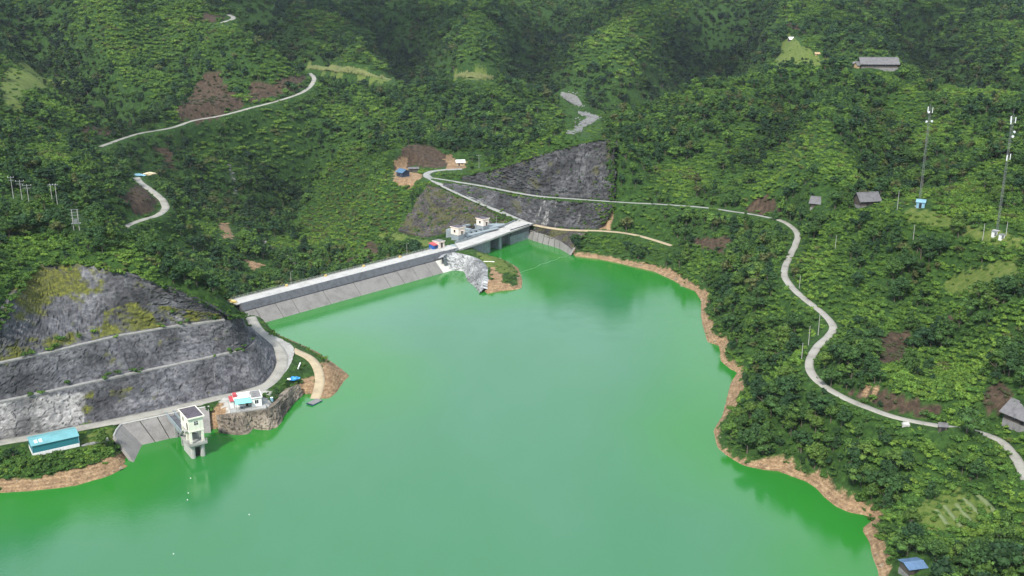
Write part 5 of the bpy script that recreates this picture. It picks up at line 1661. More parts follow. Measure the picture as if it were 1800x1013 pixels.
# boulders of the stream bed and the lower river
r2 = np.random.default_rng(5)
mb = MB()
pts = [(p_[0] + r2.normal(0, 1.3), p_[1] + r2.normal(0, 1.3)) for p_ in stream[r2.integers(0, len(stream), 160)]]
for q in ((1010, 172), (1015, 185), (1030, 205), (1025, 215), (1012, 228), (1040, 206)):
    g = ground(*q)
    pts += [(g[0] + r2.normal(0, 4), g[1] + r2.normal(0, 5)) for k in range(20)]
for (x_, y_) in pts:
    s = r2.uniform(0.4, 1.5)
    z_ = float(hgt(x_, y_))
    V = [np.array([x_, y_, z_]) + s * np.array(d) * r2.uniform(0.7, 1.2) for d in ((1, 0, 0.1), (0.2, 1, 0.1), (-1, 0.1, 0.1), (-0.1, -1, 0.1), (0.1, 0.1, 0.8), (0, 0, -0.5))]
    mb.add(V, [(0, 1, 4), (1, 2, 4), (2, 3, 4), (3, 0, 4), (1, 0, 5), (2, 1, 5), (3, 2, 5), (0, 3, 5)])
tag(mb.build('boulders', 'stone'), 'grey boulders scattered along the stream beds', 'boulders', kind='stuff')

# stones and driftwood along the drawdown line
mb = MB()
sh3 = smooth_line(np.array([W(x, y, 0) for x, y in SHORE_PX]), 0.8)
for k in range(800):
    p_ = sh3[r2.integers(0, len(sh3))]
    x_, y_ = p_[0] + r2.normal(0, 2.6), p_[1] + r2.normal(0, 2.6)
    sd_ = float(gsample(SD, np.array([x_]), np.array([y_]))[0])
    if sd_ < 0.2 or gsample(clear, np.array([x_]), np.array([y_]))[0] > 0.5:
        continue
    s = r2.uniform(0.12, 0.5) * (1 + (r2.random() < 0.06) * 1.5)
    z_ = float(hgt(x_, y_))
    V = [np.array([x_, y_, z_]) + s * np.array(d) * r2.uniform(0.7, 1.25) for d in ((1, 0, 0.1), (0.2, 1, 0.1), (-1, 0.1, 0.1), (-0.1, -1, 0.1), (0.1, 0.1, 0.7), (0, 0, -0.5))]
    mb.add(V, [(0, 1, 4), (1, 2, 4), (2, 3, 4), (3, 0, 4), (1, 0, 5), (2, 1, 5), (3, 2, 5), (0, 3, 5)])
tag(mb.build('shore_stones', 'shore_stone'), 'tan stones scattered along the bare shoreline', 'stones', kind='stuff')

# ------------------------------------------------------------------ foliage
def leaf_mat(name, source, tint=None):
    m, t, b = new_mat(name)
    tc = t.nodes.new('ShaderNodeTexCoord')
    n = tex_noise(t, tc.outputs['Object'], 5.0, 3, 0.6)
    geo = t.nodes.new('ShaderNodeNewGeometry')
    rnd = geo.outputs['Random Per Island']
    if source == 'inst':
        base = attr(t, 'tint', 'INSTANCER', 'Color')
    else:
        oi = t.nodes.new('ShaderNodeObjectInfo')
        base = ramp(t, oi.outputs['Random'], tint)
    k = mth(t, 'ADD', mth(t, 'MULTIPLY', rnd, 0.75), mth(t, 'ADD', mth(t, 'MULTIPLY', n, 0.7), 0.25))
    vm = t.nodes.new('ShaderNodeVectorMath')
    vm.operation = 'SCALE'
    t.links.new(base, vm.inputs[0])
    t.links.new(k, vm.inputs['Scale'])
    t.links.new(vm.outputs[0], b.inputs['Base Color'])
    b.inputs['Roughness'].default_value = 0.75
    b.inputs['Specular IOR Level'].default_value = 0.2
    return m


M['leaf'] = leaf_mat('leaf', 'inst')
M['leaf_tree'] = leaf_mat('leaf_tree', 'obj', [(0.0, (0.02, 0.05, 0.019)), (0.35, (0.031, 0.072, 0.02)), (0.7, (0.048, 0.098, 0.021)), (1.0, (0.08, 0.135, 0.025))])
M['leaf_shrub'] = leaf_mat('leaf_shrub', 'obj', [(0.0, (0.04, 0.095, 0.02)), (0.5, (0.065, 0.14, 0.025)), (1.0, (0.12, 0.19, 0.03))])


def crown_mesh(name, seed, lobes, nleaf, leaf, mat, core=0.8):
    """lobes: (x,y,z,rx,rz); small leaf clumps spread through each lobe round a darker core"""
    r = np.random.default_rng(seed)
    V, F = [], []
    ico = [(0, 0, 1), (0.9, 0, 0.4), (0.28, 0.85, 0.4), (-0.72, 0.53, 0.4), (-0.72, -0.53, 0.4), (0.28, -0.85, 0.4), (0.72, 0.53, -0.4), (-0.28, 0.85, -0.4), (-0.9, 0, -0.4), (-0.28, -0.85, -0.4), (0.72, -0.53, -0.4), (0, 0, -1)]
    icf = [(0, 1, 2), (0, 2, 3), (0, 3, 4), (0, 4, 5), (0, 5, 1), (1, 6, 2), (2, 7, 3), (3, 8, 4), (4, 9, 5), (5, 10, 1), (6, 7, 2), (7, 8, 3), (8, 9, 4), (9, 10, 5), (10, 6, 1), (6, 11, 7), (7, 11, 8), (8, 11, 9), (9, 11, 10), (10, 11, 6)]
    for (x, y, z, rx, rz) in lobes:
        b0 = len(V)
        V += [(x + p[0] * rx * core * r.uniform(0.8, 1.1), y + p[1] * rx * core * r.uniform(0.8, 1.1), z + p[2] * rz * core * r.uniform(0.8, 1.1)) for p in ico]
        F += [tuple(b0 + i for i in f) for f in icf]
        for k in range(nleaf):
            d = r.normal(size=3)
            d[2] = abs(d[2]) * 1.0 - 0.25 * r.random()
            d /= np.linalg.norm(d)
            c = np.array([x + d[0] * rx, y + d[1] * rx, z + d[2] * rz]) + r.normal(size=3) * 0.10 * rx
            nn = d + 0.75 * r.normal(size=3)
            nn /= np.linalg.norm(nn)
            a = np.cross(nn, r.normal(size=3))
            a /= np.linalg.norm(a)
            b = np.cross(nn, a)
            s = leaf * r.uniform(0.6, 1.4)
            b0 = len(V)
            V += [tuple(c + a * s), tuple(c + b * s * 0.75), tuple(c - a * s), tuple(c - b * s * 0.75)]
            F += [(b0, b0 + 1, b0 + 2, b0 + 3)]
    me = bpy.data.meshes.new(name)
    me.from_pydata(V, [], F)
    me.materials.append(mat)
    me.update()
    return me


def trunk_mesh(name, seed, h=0.5, r0=0.03):
    r = np.random.default_rng(seed)
    mb = MB()
    mb.bar((0, 0, -0.15), (0.01, 0.01, h), r0, 6, r0 * 0.55)
    for k in range(3):
        a = r.uniform(0, 6.28)
        mb.bar((0, 0, h * (0.55 + 0.12 * k)), (0.2 * math.cos(a), 0.2 * math.sin(a), h * (0.9 + 0.1 * k)), r0 * 0.5, 5, r0 * 0.25)
    me = bpy.data.meshes.new(name)
    me.from_pydata([tuple(v) for v in mb.V], [], mb.F)
    me.materials.append(M['bark'])
    me.update()
    return me


def lobes_for(kind, seed):
    r = np.random.default_rng(seed)
    L = []
    if kind == 'round':
        for k in range(11):
            a, q = r.uniform(0, 6.28), r.uniform(0.05, 0.27)
            L.append((q * math.cos(a), q * math.sin(a), r.uniform(0.42, 0.8), r.uniform(0.12, 0.2), r.uniform(0.11, 0.18)))
        L.append((0, 0, 0.85, 0.15, 0.14))
    elif kind == 'tall':
        for k in range(11):
            z = 0.25 + 0.068 * k
            q = 0.14 * (1.12 - z)
            a = r.uniform(0, 6.28)
            L.append((q * math.cos(a), q * math.sin(a), z, 0.2 * (1.1 - z) + 0.045, 0.1))
    elif kind == 'spread':
        for k in range(13):
            a, q = r.uniform(0, 6.28), r.uniform(0.1, 0.42)
            L.append((q * math.cos(a), q * math.sin(a), 0.72 - 0.5 * q + r.uniform(-0.08, 0.14), r.uniform(0.13, 0.21), r.uniform(0.09, 0.14)))
    elif kind == 'open':
        for k in range(9):
            a, q = r.uniform(0, 6.28), r.uniform(0.12, 0.36)
            L.append((q * math.cos(a), q * math.sin(a), r.uniform(0.35, 0.92), r.uniform(0.09, 0.16), r.uniform(0.07, 0.13)))
    elif kind == 'bush':
        for k in range(9):
            a, q = r.uniform(0, 6.28), r.uniform(0.0, 0.75)
            L.append((q * math.cos(a), q * math.sin(a), r.uniform(0.15, 0.55), r.uniform(0.25, 0.45), r.uniform(0.2, 0.42)))
    elif kind == 'ground':
        for k in range(12):
            a, q = r.uniform(0, 6.28), r.uniform(0.0, 0.95)
            L.append((q * math.cos(a), q * math.sin(a), r.uniform(0.05, 0.22), r.uniform(0.2, 0.36), r.uniform(0.14, 0.26)))
    return L


KINDS = [('round', 1, 20, 0.055), ('round', 2, 20, 0.055), ('tall', 3, 18, 0.05), ('spread', 4, 18, 0.055), ('open', 5, 20, 0.05), ('spread', 6, 18, 0.055), ('bush', 7, 18, 0.13), ('bush', 8, 18, 0.13), ('ground', 9, 14, 0.11)]
proto_col = bpy.data.collections.new('foliage_kit')
for i, (kd, sd_, nl, lf) in enumerate(KINDS):
    cm = crown_mesh('canopy', sd_, lobes_for(kd, sd_), nl, lf, M['leaf'])
    if i < 6:
        tm = trunk_mesh('stem', sd_)
        nv = len(cm.vertices)
        vs = [tuple(v.co) for v in cm.vertices] + [tuple(v.co) for v in tm.vertices]
        fs = [tuple(p_.vertices) for p_ in cm.polygons] + [tuple(nv + k for k in p_.vertices) for p_ in tm.polygons]
        me = bpy.data.meshes.new('canopy')
        me.from_pydata(vs, [], fs)
        me.materials.append(M['leaf'])
        me.materials.append(M['bark'])
        mi = np.zeros(len(fs), np.int32)
        mi[len(cm.polygons):] = 1
        me.polygons.foreach_set('material_index', mi)
        me.update()
        cm = me
    o = bpy.data.objects.new('kit_%02d' % i, cm)
    proto_col.objects.link(o)

# ------------------------------------------------------------------ where plants stand
def jitter_grid(x0, x1, y0, y1, s):
    a, b = np.meshgrid(np.arange(x0, x1, s), np.arange(y0, y1, s))
    a = a.ravel() + rng.uniform(-0.5, 0.5, a.size) * s
    b = b.ravel() + rng.uniform(-0.5, 0.5, b.size) * s
    return a, b


px_l, py_l = [], []
for (y0, y1, s) in ((214, 330, 2.0), (330, 520, 2.3), (520, 780, 2.9), (780, 1150, 4.0), (1150, 1750, 5.5)):
    xw = y1 * 0.5 * 1.45 + 40
    a, b = jitter_grid(-xw, xw, y0, y1, s)
    px_l.append(a)
    py_l.append(b)
X, Y = np.concatenate(px_l), np.concatenate(py_l)
ZZ = hgt(X, Y)
QX, QY, QZ = project(np.stack([X, Y, ZZ], -1))
ok = (np.abs(QX - 900) < 1330) & (QY > -260) & (QY < 1200) & (gsample(SD, X, Y) > 1.5)
ok &= gsample(clear, X, Y) < 0.5
river_v = gsample(a_river, X, Y)
dirt_v = gsample(a_dirt, X, Y)
brown_v = gsample(a_brown, X, Y)
pale_v = gsample(a_pale, X, Y)
u01 = rng.random(X.size)
ok &= ~((river_v > 0.4) & (u01 > 0.03)) & ~((dirt_v > 0.5) & (u01 > 0.06)) & ~((brown_v > 0.5) & (u01 > 0.48)) & ~((pale_v > 0.5) & (u01 > np.where(Y > 700, 0.16, 0.62)))
X, Y, ZZ, QX, QY, QZ, dirt_v, brown_v, pale_v = [v[ok] for v in (X, Y, ZZ, QX, QY, QZ, dirt_v, brown_v, pale_v)]
ex_x, ex_y, ex_z = [], [], []
for k, dens in (('left', 0.9), ('upper', 1.2), ('lower', 0.5), ('west', 1.0)):
    tp = smooth_line(np.array(CUT[k][-1]), 1.1)
    rgt = smooth_line(np.array([CUT[k][0][-1], CUT[k][-1][-1]]), 1.1)
    for q in (list(tp) * (2 if dens > 0.7 else 1)) + (list(rgt) * 3 if k in ('upper', 'lower') else []):
        if rng.random() < dens * 0.8:
            ex_x.append(q[0] + rng.normal(0, 1.0))
            ex_y.append(q[1] + rng.normal(0, 1.0))
            ex_z.append(q[2] - 0.2 + rng.normal(0, 0.3))
    b0, b1 = np.array(CUT[k][0]), np.array(CUT[k][-1])
    if k in ('upper', 'lower'):
        for j in range(70):                       # plants creeping in from the side
            f_, v_ = 1.02 - abs(rng.normal(0, 0.5)), rng.random()
            lo_, hi_ = b0[-2] + (b0[-1] - b0[-2]) * f_, b1[-2] + (b1[-1] - b1[-2]) * f_
            lo_ = lo_ + (b0[-1] - b0[-3]) * min(0, f_ - 0.9) * 0.25
            hi_ = hi_ + (b1[-1] - b1[-3]) * min(0, f_ - 0.9) * 0.25
            q = lo_ + (hi_ - lo_) * v_
            ex_x.append(q[0])
            ex_y.append(q[1])
            ex_z.append(q[2] - 0.2)
    for j in range({'left': 40, 'upper': 45, 'lower': 30, 'west': 260}[k]):
        i_, f_, v_ = rng.integers(0, len(b0) - 1), rng.random(), rng.random()
        if k == 'left':
            rr_ = rng.integers(1, 3)
            q0, q1 = np.array(CUT[k][rr_]), np.array(CUT[k][rr_ + (1 if rr_ < 3 else 0)])
            v_ = v_ * 0.12
        else:
            q0, q1 = b0, b1
        lo_ = q0[i_] + (q0[i_ + 1] - q0[i_]) * f_
        hi_ = q1[i_] + (q1[i_ + 1] - q1[i_]) * f_
        q = lo_ + (hi_ - lo_) * v_
        ex_x.append(q[0])
        ex_y.append(q[1])
        ex_z.append(q[2] - 0.1)
for (pl, n) in (([(0, 795), (45, 806), (150, 792), (200, 776), (222, 795), (150, 822), (60, 836), (0, 838)], 150), ([(888, 468), (905, 470), (914, 482), (908, 496), (888, 490)], 14), ([(848, 480), (862, 478), (868, 492), (850, 500)], 10), ([(470, 722), (485, 700), (512, 682), (516, 692), (490, 722), (478, 734)], 16), ([(462, 682), (475, 684), (474, 700), (466, 700)], 5), ([(1505, 880), (1560, 870), (1580, 930), (1545, 960)], 20)):
    pl = np.array(pl, float)
    c_ = 0
    while c_ < n:
        x_, y_ = rng.uniform(pl[:, 0].min(), pl[:, 0].max()), rng.uniform(pl[:, 1].min(), pl[:, 1].max())
        if inpoly(np.array([x_]), np.array([y_]), pl)[0]:
            q = ground(x_, y_)
            ex_x.append(q[0])
            ex_y.append(q[1])
            ex_z.append(q[2])
            c_ += 1
nex = len(ex_x)
X, Y, ZZ = np.append(X, ex_x), np.append(Y, ex_y), np.append(ZZ, ex_z)
QX, QY, QZ = project(np.stack([X, Y, ZZ], -1))
dirt_v, brown_v, pale_v = [np.append(v, np.zeros(nex)) for v in (dirt_v, brown_v, pale_v)]
N_ = X.size
extra = np.arange(N_) >= N_ - nex
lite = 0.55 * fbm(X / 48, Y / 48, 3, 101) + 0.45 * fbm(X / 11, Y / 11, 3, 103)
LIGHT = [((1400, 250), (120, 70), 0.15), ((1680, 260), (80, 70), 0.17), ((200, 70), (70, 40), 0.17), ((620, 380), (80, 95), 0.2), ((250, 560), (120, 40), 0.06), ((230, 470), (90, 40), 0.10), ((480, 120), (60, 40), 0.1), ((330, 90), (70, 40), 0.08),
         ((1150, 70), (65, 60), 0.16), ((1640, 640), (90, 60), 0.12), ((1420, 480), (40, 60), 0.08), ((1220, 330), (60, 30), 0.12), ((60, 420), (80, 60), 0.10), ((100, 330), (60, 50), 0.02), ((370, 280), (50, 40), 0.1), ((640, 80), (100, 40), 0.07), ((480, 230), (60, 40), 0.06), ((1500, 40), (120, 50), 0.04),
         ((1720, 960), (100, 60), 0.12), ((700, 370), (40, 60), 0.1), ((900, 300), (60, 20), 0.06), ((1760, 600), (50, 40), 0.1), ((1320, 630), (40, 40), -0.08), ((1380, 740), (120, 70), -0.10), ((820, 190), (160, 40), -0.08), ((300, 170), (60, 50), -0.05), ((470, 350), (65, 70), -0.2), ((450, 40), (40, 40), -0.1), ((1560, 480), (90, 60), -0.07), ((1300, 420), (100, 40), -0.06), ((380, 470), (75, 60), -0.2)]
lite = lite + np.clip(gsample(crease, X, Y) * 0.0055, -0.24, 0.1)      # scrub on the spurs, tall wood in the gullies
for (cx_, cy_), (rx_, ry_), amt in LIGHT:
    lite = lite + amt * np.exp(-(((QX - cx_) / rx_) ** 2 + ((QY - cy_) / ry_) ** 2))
r1_, r2_, r3_ = rng.random(N_), rng.random(N_), rng.random(N_)
is_shrub = lite + 0.10 * (r1_ - 0.5) > 0.528
low = (dirt_v > 0.4) | (brown_v > 0.5) | (pale_v > 0.5) | (ZZ < 2.2) & (gsample(SD, X, Y) < 14)
is_shrub |= low
is_shrub |= extra
low &= ~extra
# thin the trees so that crowns do not pile up
is_tree = ~is_shrub
thin = is_tree & (r2_ > 0.56)                # between the crowns: undergrowth
is_tree = is_tree & ~thin
is_shrub = ~is_tree
keepm = np.where(thin, rng.random(N_) < 0.62, True)
kind = np.where(is_tree, np.array([0, 1, 0, 3, 4, 5, 2, 1])[(r3_ * 8).astype(int)], np.where(r3_ < 0.42, 6, np.where(r3_ < 0.72, 7, 8)))
size_n = fbm(X / 30, Y / 30, 2, 111)
ht = np.where(is_tree, 2.8 + 6.2 * rng.random(N_) ** 2.3 + 2.6 * (size_n - 0.4), 0.0)
ht = np.where(kind == 2, ht * 1.25, ht)
rad = np.where(is_tree, ht * 0.42, 1.25 + 1.1 * rng.random(N_))
rad = np.where(~is_tree & (Y > 780), rad * 1.8, rad)
rad = np.where(~is_tree & (Y > 1150), rad * 1.35, rad)
ht = np.where(is_tree & (Y > 800), ht * 1.25, ht)
ht = np.where(is_tree & (Y > 1150), ht * 1.25, ht)
rad = np.where(low, rad * 0.55, rad)
# plants must not hide roads, houses and rock faces: mark sight areas the photo shows open
FM = np.zeros((254, 450))


def stamp(px, py, dist, rpx):
    x0, x1 = int((px - rpx) / 4), int((px + rpx) / 4) + 1
    y0, y1 = int((py - rpx) / 4), int((py + rpx) / 4) + 1
    x0, y0 = max(0, x0), max(0, y0)
    if x1 > x0 and y1 > y0:
        s_ = FM[y0:y1, x0:x1]
        np.maximum(s_, dist, out=s_)


for k, (ln, hw, mt) in road_lines.items():
    a, b, d = project(ln)
    for i in range(len(ln)):
        if not (k == 'upper' and a[i] > 1110 and (i // 5) % 2):
            stamp(a[i], b[i], d[i], 2 if k in ('hill', 'bend', 'top', 'upper', 'right') else (3 if k != 'left' else 5))
for k in CUT:
    rws = [np.array(r_) for r_ in CUT[k]]
    for v0, v1 in zip(rws[:-1], rws[1:]):
        for s in np.linspace(0, 1, 9):
            g = smooth_line(v0 + (v1 - v0) * s, 3.0)
            a, b, d = project(g)
            for i in range(len(g)):
                stamp(a[i], b[i], d[i], 4)
st3 = np.column_stack([stream[:, :2], hgt(stream[:, 0], stream[:, 1])])
a, b, d = project(st3)

pt = np.array([W(x, y, 0.5) for x, y in SHORE_PX])
a, b, d = project(smooth_line(pt, 1.5))
for i in range(len(a)):
    stamp(a[i], b[i] - 4, d[i], 5)
for u in np.arange(-8, 128, 1.2):
    q = np.array([DAM(u, v, w) for v, w in ((0, 0), (3, 2.6), (6, 5.2), (8, 8.5), (12, 8.5), (16.3, 8.8))])
    a, b, d = project(q)
    for i in range(len(a)):
        stamp(a[i], b[i], d[i], 4)
for (x0, y0, x1, y1, d_) in ((745, 385, 945, 450, 640), (48, 755, 145, 805, 400), (395, 682, 468, 730, 400), (205, 730, 320, 790, 400), (692, 288, 728, 318, 800), (800, 274, 820, 298, 800), (1422, 358, 1450, 366, 600), (1508, 352, 1542, 360, 600),
                         (1760, 705, 1800, 740, 400), (1606, 350, 1630, 372, 500), (1745, 395, 1765, 418, 460), (1505, 104, 1568, 120, 1200), (1384, 66, 1400, 76, 1300), (1590, 988, 1630, 1013, 300), (235, 298, 268, 322, 800), (92, 322, 102, 356, 480), (128, 366, 146, 402, 480), (18, 308, 56, 348, 480),
                         (1585, 740, 1600, 750, 400), (1645, 745, 1665, 760, 400), (838, 270, 846, 296, 800), (1434, 568, 1442, 588, 400), (1417, 588, 1424, 606, 400), (1574, 348, 1582, 368, 500), (986, 164, 1022, 190, 1300), (545, 118, 600, 126, 1300), (600, 123, 650, 132, 1300), (650, 130, 690, 142, 1300), (386, 396, 406, 420, 760), (436, 458, 468, 472, 700), (800, 134, 866, 140, 1300), (998, 196, 1050, 240, 1200), (700, 262, 785, 292, 800),
                         (500, 612, 612, 690, 420), (785, 445, 920, 515, 620)):
    for yy in range(int(y0), int(y1) + 1, 4):
        for xx in range(int(x0), int(x1) + 1, 4):
            stamp(xx, yy, d_, 2)
def find_blocked(hh):
    out = np.zeros(N_, bool)
    for fz in (0.25, 0.55, 0.8, 1.0):
        for fx in (-0.8, 0, 0.8):
            a, b, d = project(np.stack([X + fx * rad, Y, ZZ + hh * fz], -1))
            ii = np.clip((a / 4).astype(int), 0, 449)
            jj = np.clip((b / 4).astype(int), 0, 253)
            ins = (a >= 0) & (a < 1800) & (b >= 0) & (b < 1013)
            out |= ins & (FM[jj, ii] > d + 2.5)
    return out


rad = np.where(extra, np.where(QX < 240, 1.15 + 0.7 * r1_, 0.7 + 0.7 * r1_), rad)
was = find_blocked(np.where(is_tree, ht, rad * 0.85)) & is_tree
is_tree = is_tree & ~was                       # kept low where the view is open
kind = np.where(was, np.where(r3_ < 0.5, 6, 7), kind)
rad = np.where(was, (1.1 + 0.7 * r1_) * np.where(Y > 560, 1.4, 1.0), rad)
ht = np.where(was, 0.0, ht)
blk = find_blocked(rad * 0.8) & ~is_tree & ~extra
kind = np.where(blk, 8, kind)
rad = np.where(blk, rad * 0.8, rad)
hgt_all = np.where(is_tree, ht, np.where(kind == 8, rad * 0.4, rad * 0.8))
keepm &= ~(find_blocked(hgt_all) & (rng.random(N_) < 0.6) & ~extra)
for o in col.objects:
    if o.name.startswith(('riverbed', 'field_strip')):
        n_ = len(o.data.vertices)
        vc = np.empty(n_ * 3)
        o.data.vertices.foreach_get('co', vc)
        vc = vc.reshape(-1, 3)[::3]
        nr = (Y > 850) & (Y < 1350) & (np.abs(X) < 330)
        ix = np.where(nr)[0]
        dd = np.min(np.hypot(X[ix, None] - vc[None, :, 0], Y[ix, None] - vc[None, :, 1]), axis=1)
        keepm[ix[dd < 4.0]] = False
# never inside walls
for (x0, y0, rr) in [(o.location.x, o.location.y, 7.0) for o in col.objects if o.get('category') in ('house', 'hut', 'shed', 'cabin', 'tower', 'kiosk')]:
    keepm &= np.hypot(X - x0, Y - y0) > rr * 0.75
sel = np.where(keepm)[0]
X, Y, ZZ, QX, QY, QZ, kind, ht, rad, is_tree, lite, low, hgt_all, brown_v = [v[sel] for v in (X, Y, ZZ, QX, QY, QZ, kind, ht, rad, is_tree, lite, low, hgt_all, brown_v)]
N_ = X.size
# colour of each plant
pal_t = np.array([(0.02, 0.05, 0.019), (0.029, 0.068, 0.02), (0.043, 0.092, 0.021), (0.066, 0.128, 0.022), (0.075, 0.09, 0.028)])
pal_s = np.array([(0.05, 0.105, 0.02), (0.068, 0.135, 0.022), (0.088, 0.165, 0.025), (0.115, 0.195, 0.028), (0.085, 0.105, 0.03)])
rr = rng.random(N_)
it = np.clip((rr * 4.15 + 1.6 * (fbm(X / 60, Y / 60, 2, 131) - 0.5)).astype(int), 0, 4)
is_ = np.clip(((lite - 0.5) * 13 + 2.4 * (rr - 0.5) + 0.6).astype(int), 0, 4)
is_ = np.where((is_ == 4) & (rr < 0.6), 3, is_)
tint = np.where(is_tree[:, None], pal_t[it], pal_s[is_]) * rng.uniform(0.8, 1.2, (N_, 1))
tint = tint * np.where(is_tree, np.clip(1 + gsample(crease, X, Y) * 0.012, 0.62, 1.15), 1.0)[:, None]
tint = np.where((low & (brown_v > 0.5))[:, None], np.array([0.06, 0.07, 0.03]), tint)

# ------------------------------------------------------------------ the nearest plants in view are individuals
def visible(i):
    """sight line from the camera to the crown clears the ground"""
    p1 = np.array([X[i], Y[i], ZZ[i] + hgt_all[i] * 0.8])
    s = np.linspace(0.3, 0.985, 60)
    q = np.array([0, 0, CAM_H]) + (p1 - np.array([0, 0, CAM_H])) * s[:, None]
    return bool((q[:, 2] > hgt(q[:, 0], q[:, 1])).all())


inside = (QX > 4) & (QX < 1796) & (QY > 0) & (QY < 1020)
score = np.where(is_tree, ht * (0.5 + 0.5 * 0.84), 0) / QZ * inside
order = np.argsort(-score)
ind_t = []
for i in order[:1500]:
    if visible(i):
        ind_t.append(i)
    if len(ind_t) == 300:
        break
left_bank = (~is_tree) & inside & (QX < 225) & (QY > 770) & (QY < 850)
near_right = (~is_tree) & inside & (QX > 1280) & (QY > 600)
ind_s = list(np.where(left_bank)[0])[:120]
cand = [i for i in np.argsort(-(np.where(near_right, rad, 0) / QZ)) if near_right[i]]
for i in cand:
    if len(ind_s) >= 240:
        break
    ind_s.append(i)

tree_kit = {}
for i, (kd, sd_, nl, lf) in enumerate(KINDS):
    tree_kit[i] = (crown_mesh('crown', sd_ + 40, lobes_for(kd, sd_), int(nl * 2.8), lf * 0.64, M['leaf_tree'] if i < 6 else M['leaf_shrub']), trunk_mesh('trunk', sd_) if i < 6 else trunk_mesh('stem', sd_, 0.3, 0.05))
KN = {0: 'round crowned', 1: 'full round', 2: 'narrow pointed', 3: 'spreading', 4: 'loose open crowned', 5: 'broad flat topped'}


MARKS = [('the pale blue cabin', 1617, 366), ('the second lattice mast', 1752, 408), ('the farmhouse at the right edge', 1785, 720), ('the roadside tomb', 1592, 748), ('the wooden kiosk', 1655, 757), ('the boat hut', 1610, 1000), ('the terrace paths', 1690, 900), ('the sharp road bend', 1464, 574),
         ('the three pale poles', 1422, 605), ('the small cove', 1535, 913), ('the bulging shore point', 1256, 757), ('the pale dirt scar', 1515, 690), ('the upper road bend', 1400, 412), ('the notch in the shore', 1290, 655), ('the transformer frame', 135, 402), ('the twin shaft pole', 97, 360), ('the left end of the dam', 428, 540), ('the mossy rock top', 110, 460), ('the winding hill road', 280, 380), ('the teal shed', 100, 785), ('the well box', 183, 775), ('the dirt track', 1100, 412), ('the grassy knoll', 1690, 480)]


def mark_of(i):
    d_ = [((QX[i] - x_) ** 2 + ((QY[i] - y_) * 1.3) ** 2, nm) for nm, x_, y_ in MARKS]
    d_.sort()
    nm, x_, y_ = [q for q in MARKS if q[0] == d_[0][1]][0]
    r_ = math.sqrt(d_[0][0])
    side = ('right of' if QX[i] > x_ else 'left of') if abs(QX[i] - x_) > abs(QY[i] - y_) else ('below' if QY[i] > y_ else 'above')
    return ('close ' if r_ < 45 else ('' if r_ < 110 else 'well ')) + side + ' ' + nm


def place_of(i):
    x, y = QX[i], QY[i]
    if x < 600 and y > 600:
        return 'on the left bank below the teal shed', 'left bank trees'
    if x < 600:
        return 'on the hill above the grey shotcrete slope', 'left hill trees'
    if x > 1280 and y > 780 + (x - 1300) * 0.02:
        return 'near the lower right shore', 'lower right shore trees'
    rx = np.interp(y, [390, 415, 480, 530, 572, 608, 650, 697, 732, 760, 830], [1380, 1402, 1379, 1420, 1464, 1438, 1424, 1480, 1570, 1720, 1800])
    if x < rx:
        return 'between the right hand road and the water', 'right bank trees'
    return 'on the hillside above the right hand road', 'right hillside trees'


ORD = ['leftmost', 'second from left', 'third from left', 'fourth from left', 'fifth from left', 'sixth from left', 'seventh from left', 'eighth from left', 'ninth from left', 'tenth from left']
base_l, groups_l = {}, {}
for i in ind_t:
    sz = 'tall' if ht[i] > 6.2 else ('small' if ht[i] < 4.6 else 'medium')
    base_l[i] = '%s %s tree %s' % (sz, KN[int(kind[i])], mark_of(i))
for i in ind_s:
    base_l[i] = '%s leafy green shrub %s' % ('wide' if rad[i] > 1.45 else 'small', mark_of(i))
for i, lb in base_l.items():
    groups_l.setdefault(lb, []).append(i)
final_l = {}
for lb, ids in groups_l.items():
    ids.sort(key=lambda k: QX[k])
    for n_, i in enumerate(ids):
        if len(ids) == 1 or len(ids) > 10:
            final_l[i] = lb
        else:
            final_l[i] = lb + ', ' + ('rightmost' if n_ == len(ids) - 1 else ORD[n_])
for i in list(ind_t) + list(ind_s):
    tree = bool(is_tree[i])
    lb = final_l[i]
    grp = place_of(i)[1] if lb != base_l[i] or len(groups_l[base_l[i]]) == 1 else base_l[i]
    if not tree:
        grp = grp.replace('trees', 'shrubs')
    o = empty(('broadleaf_tree' if kind[i] != 2 else 'pointed_tree') if tree else 'shrub', (X[i], Y[i], ZZ[i] - (0 if tree else 0.1)), lb, 'tree' if tree else 'shrub', grp)
    if tree:
        sxy = ht[i] * rng.uniform(0.9, 1.2)
        o.scale = (sxy, sxy, ht[i])
    else:
        o.scale = (rad[i], rad[i], rad[i] * rng.uniform(0.75, 1.1))
    o.rotation_euler = (0, 0, rng.uniform(0, 6.28))
    cm, tm = tree_kit[int(kind[i])]
    for nm, me in ((('crown', cm), ('trunk', tm)) if tree else (('leaves', cm), ('stem', tm))):
        c_ = bpy.data.objects.new(nm, me)
        col.objects.link(c_)
        c_.parent = o
rest = np.ones(N_, bool)
rest[ind_t] = False
rest[ind_s] = False


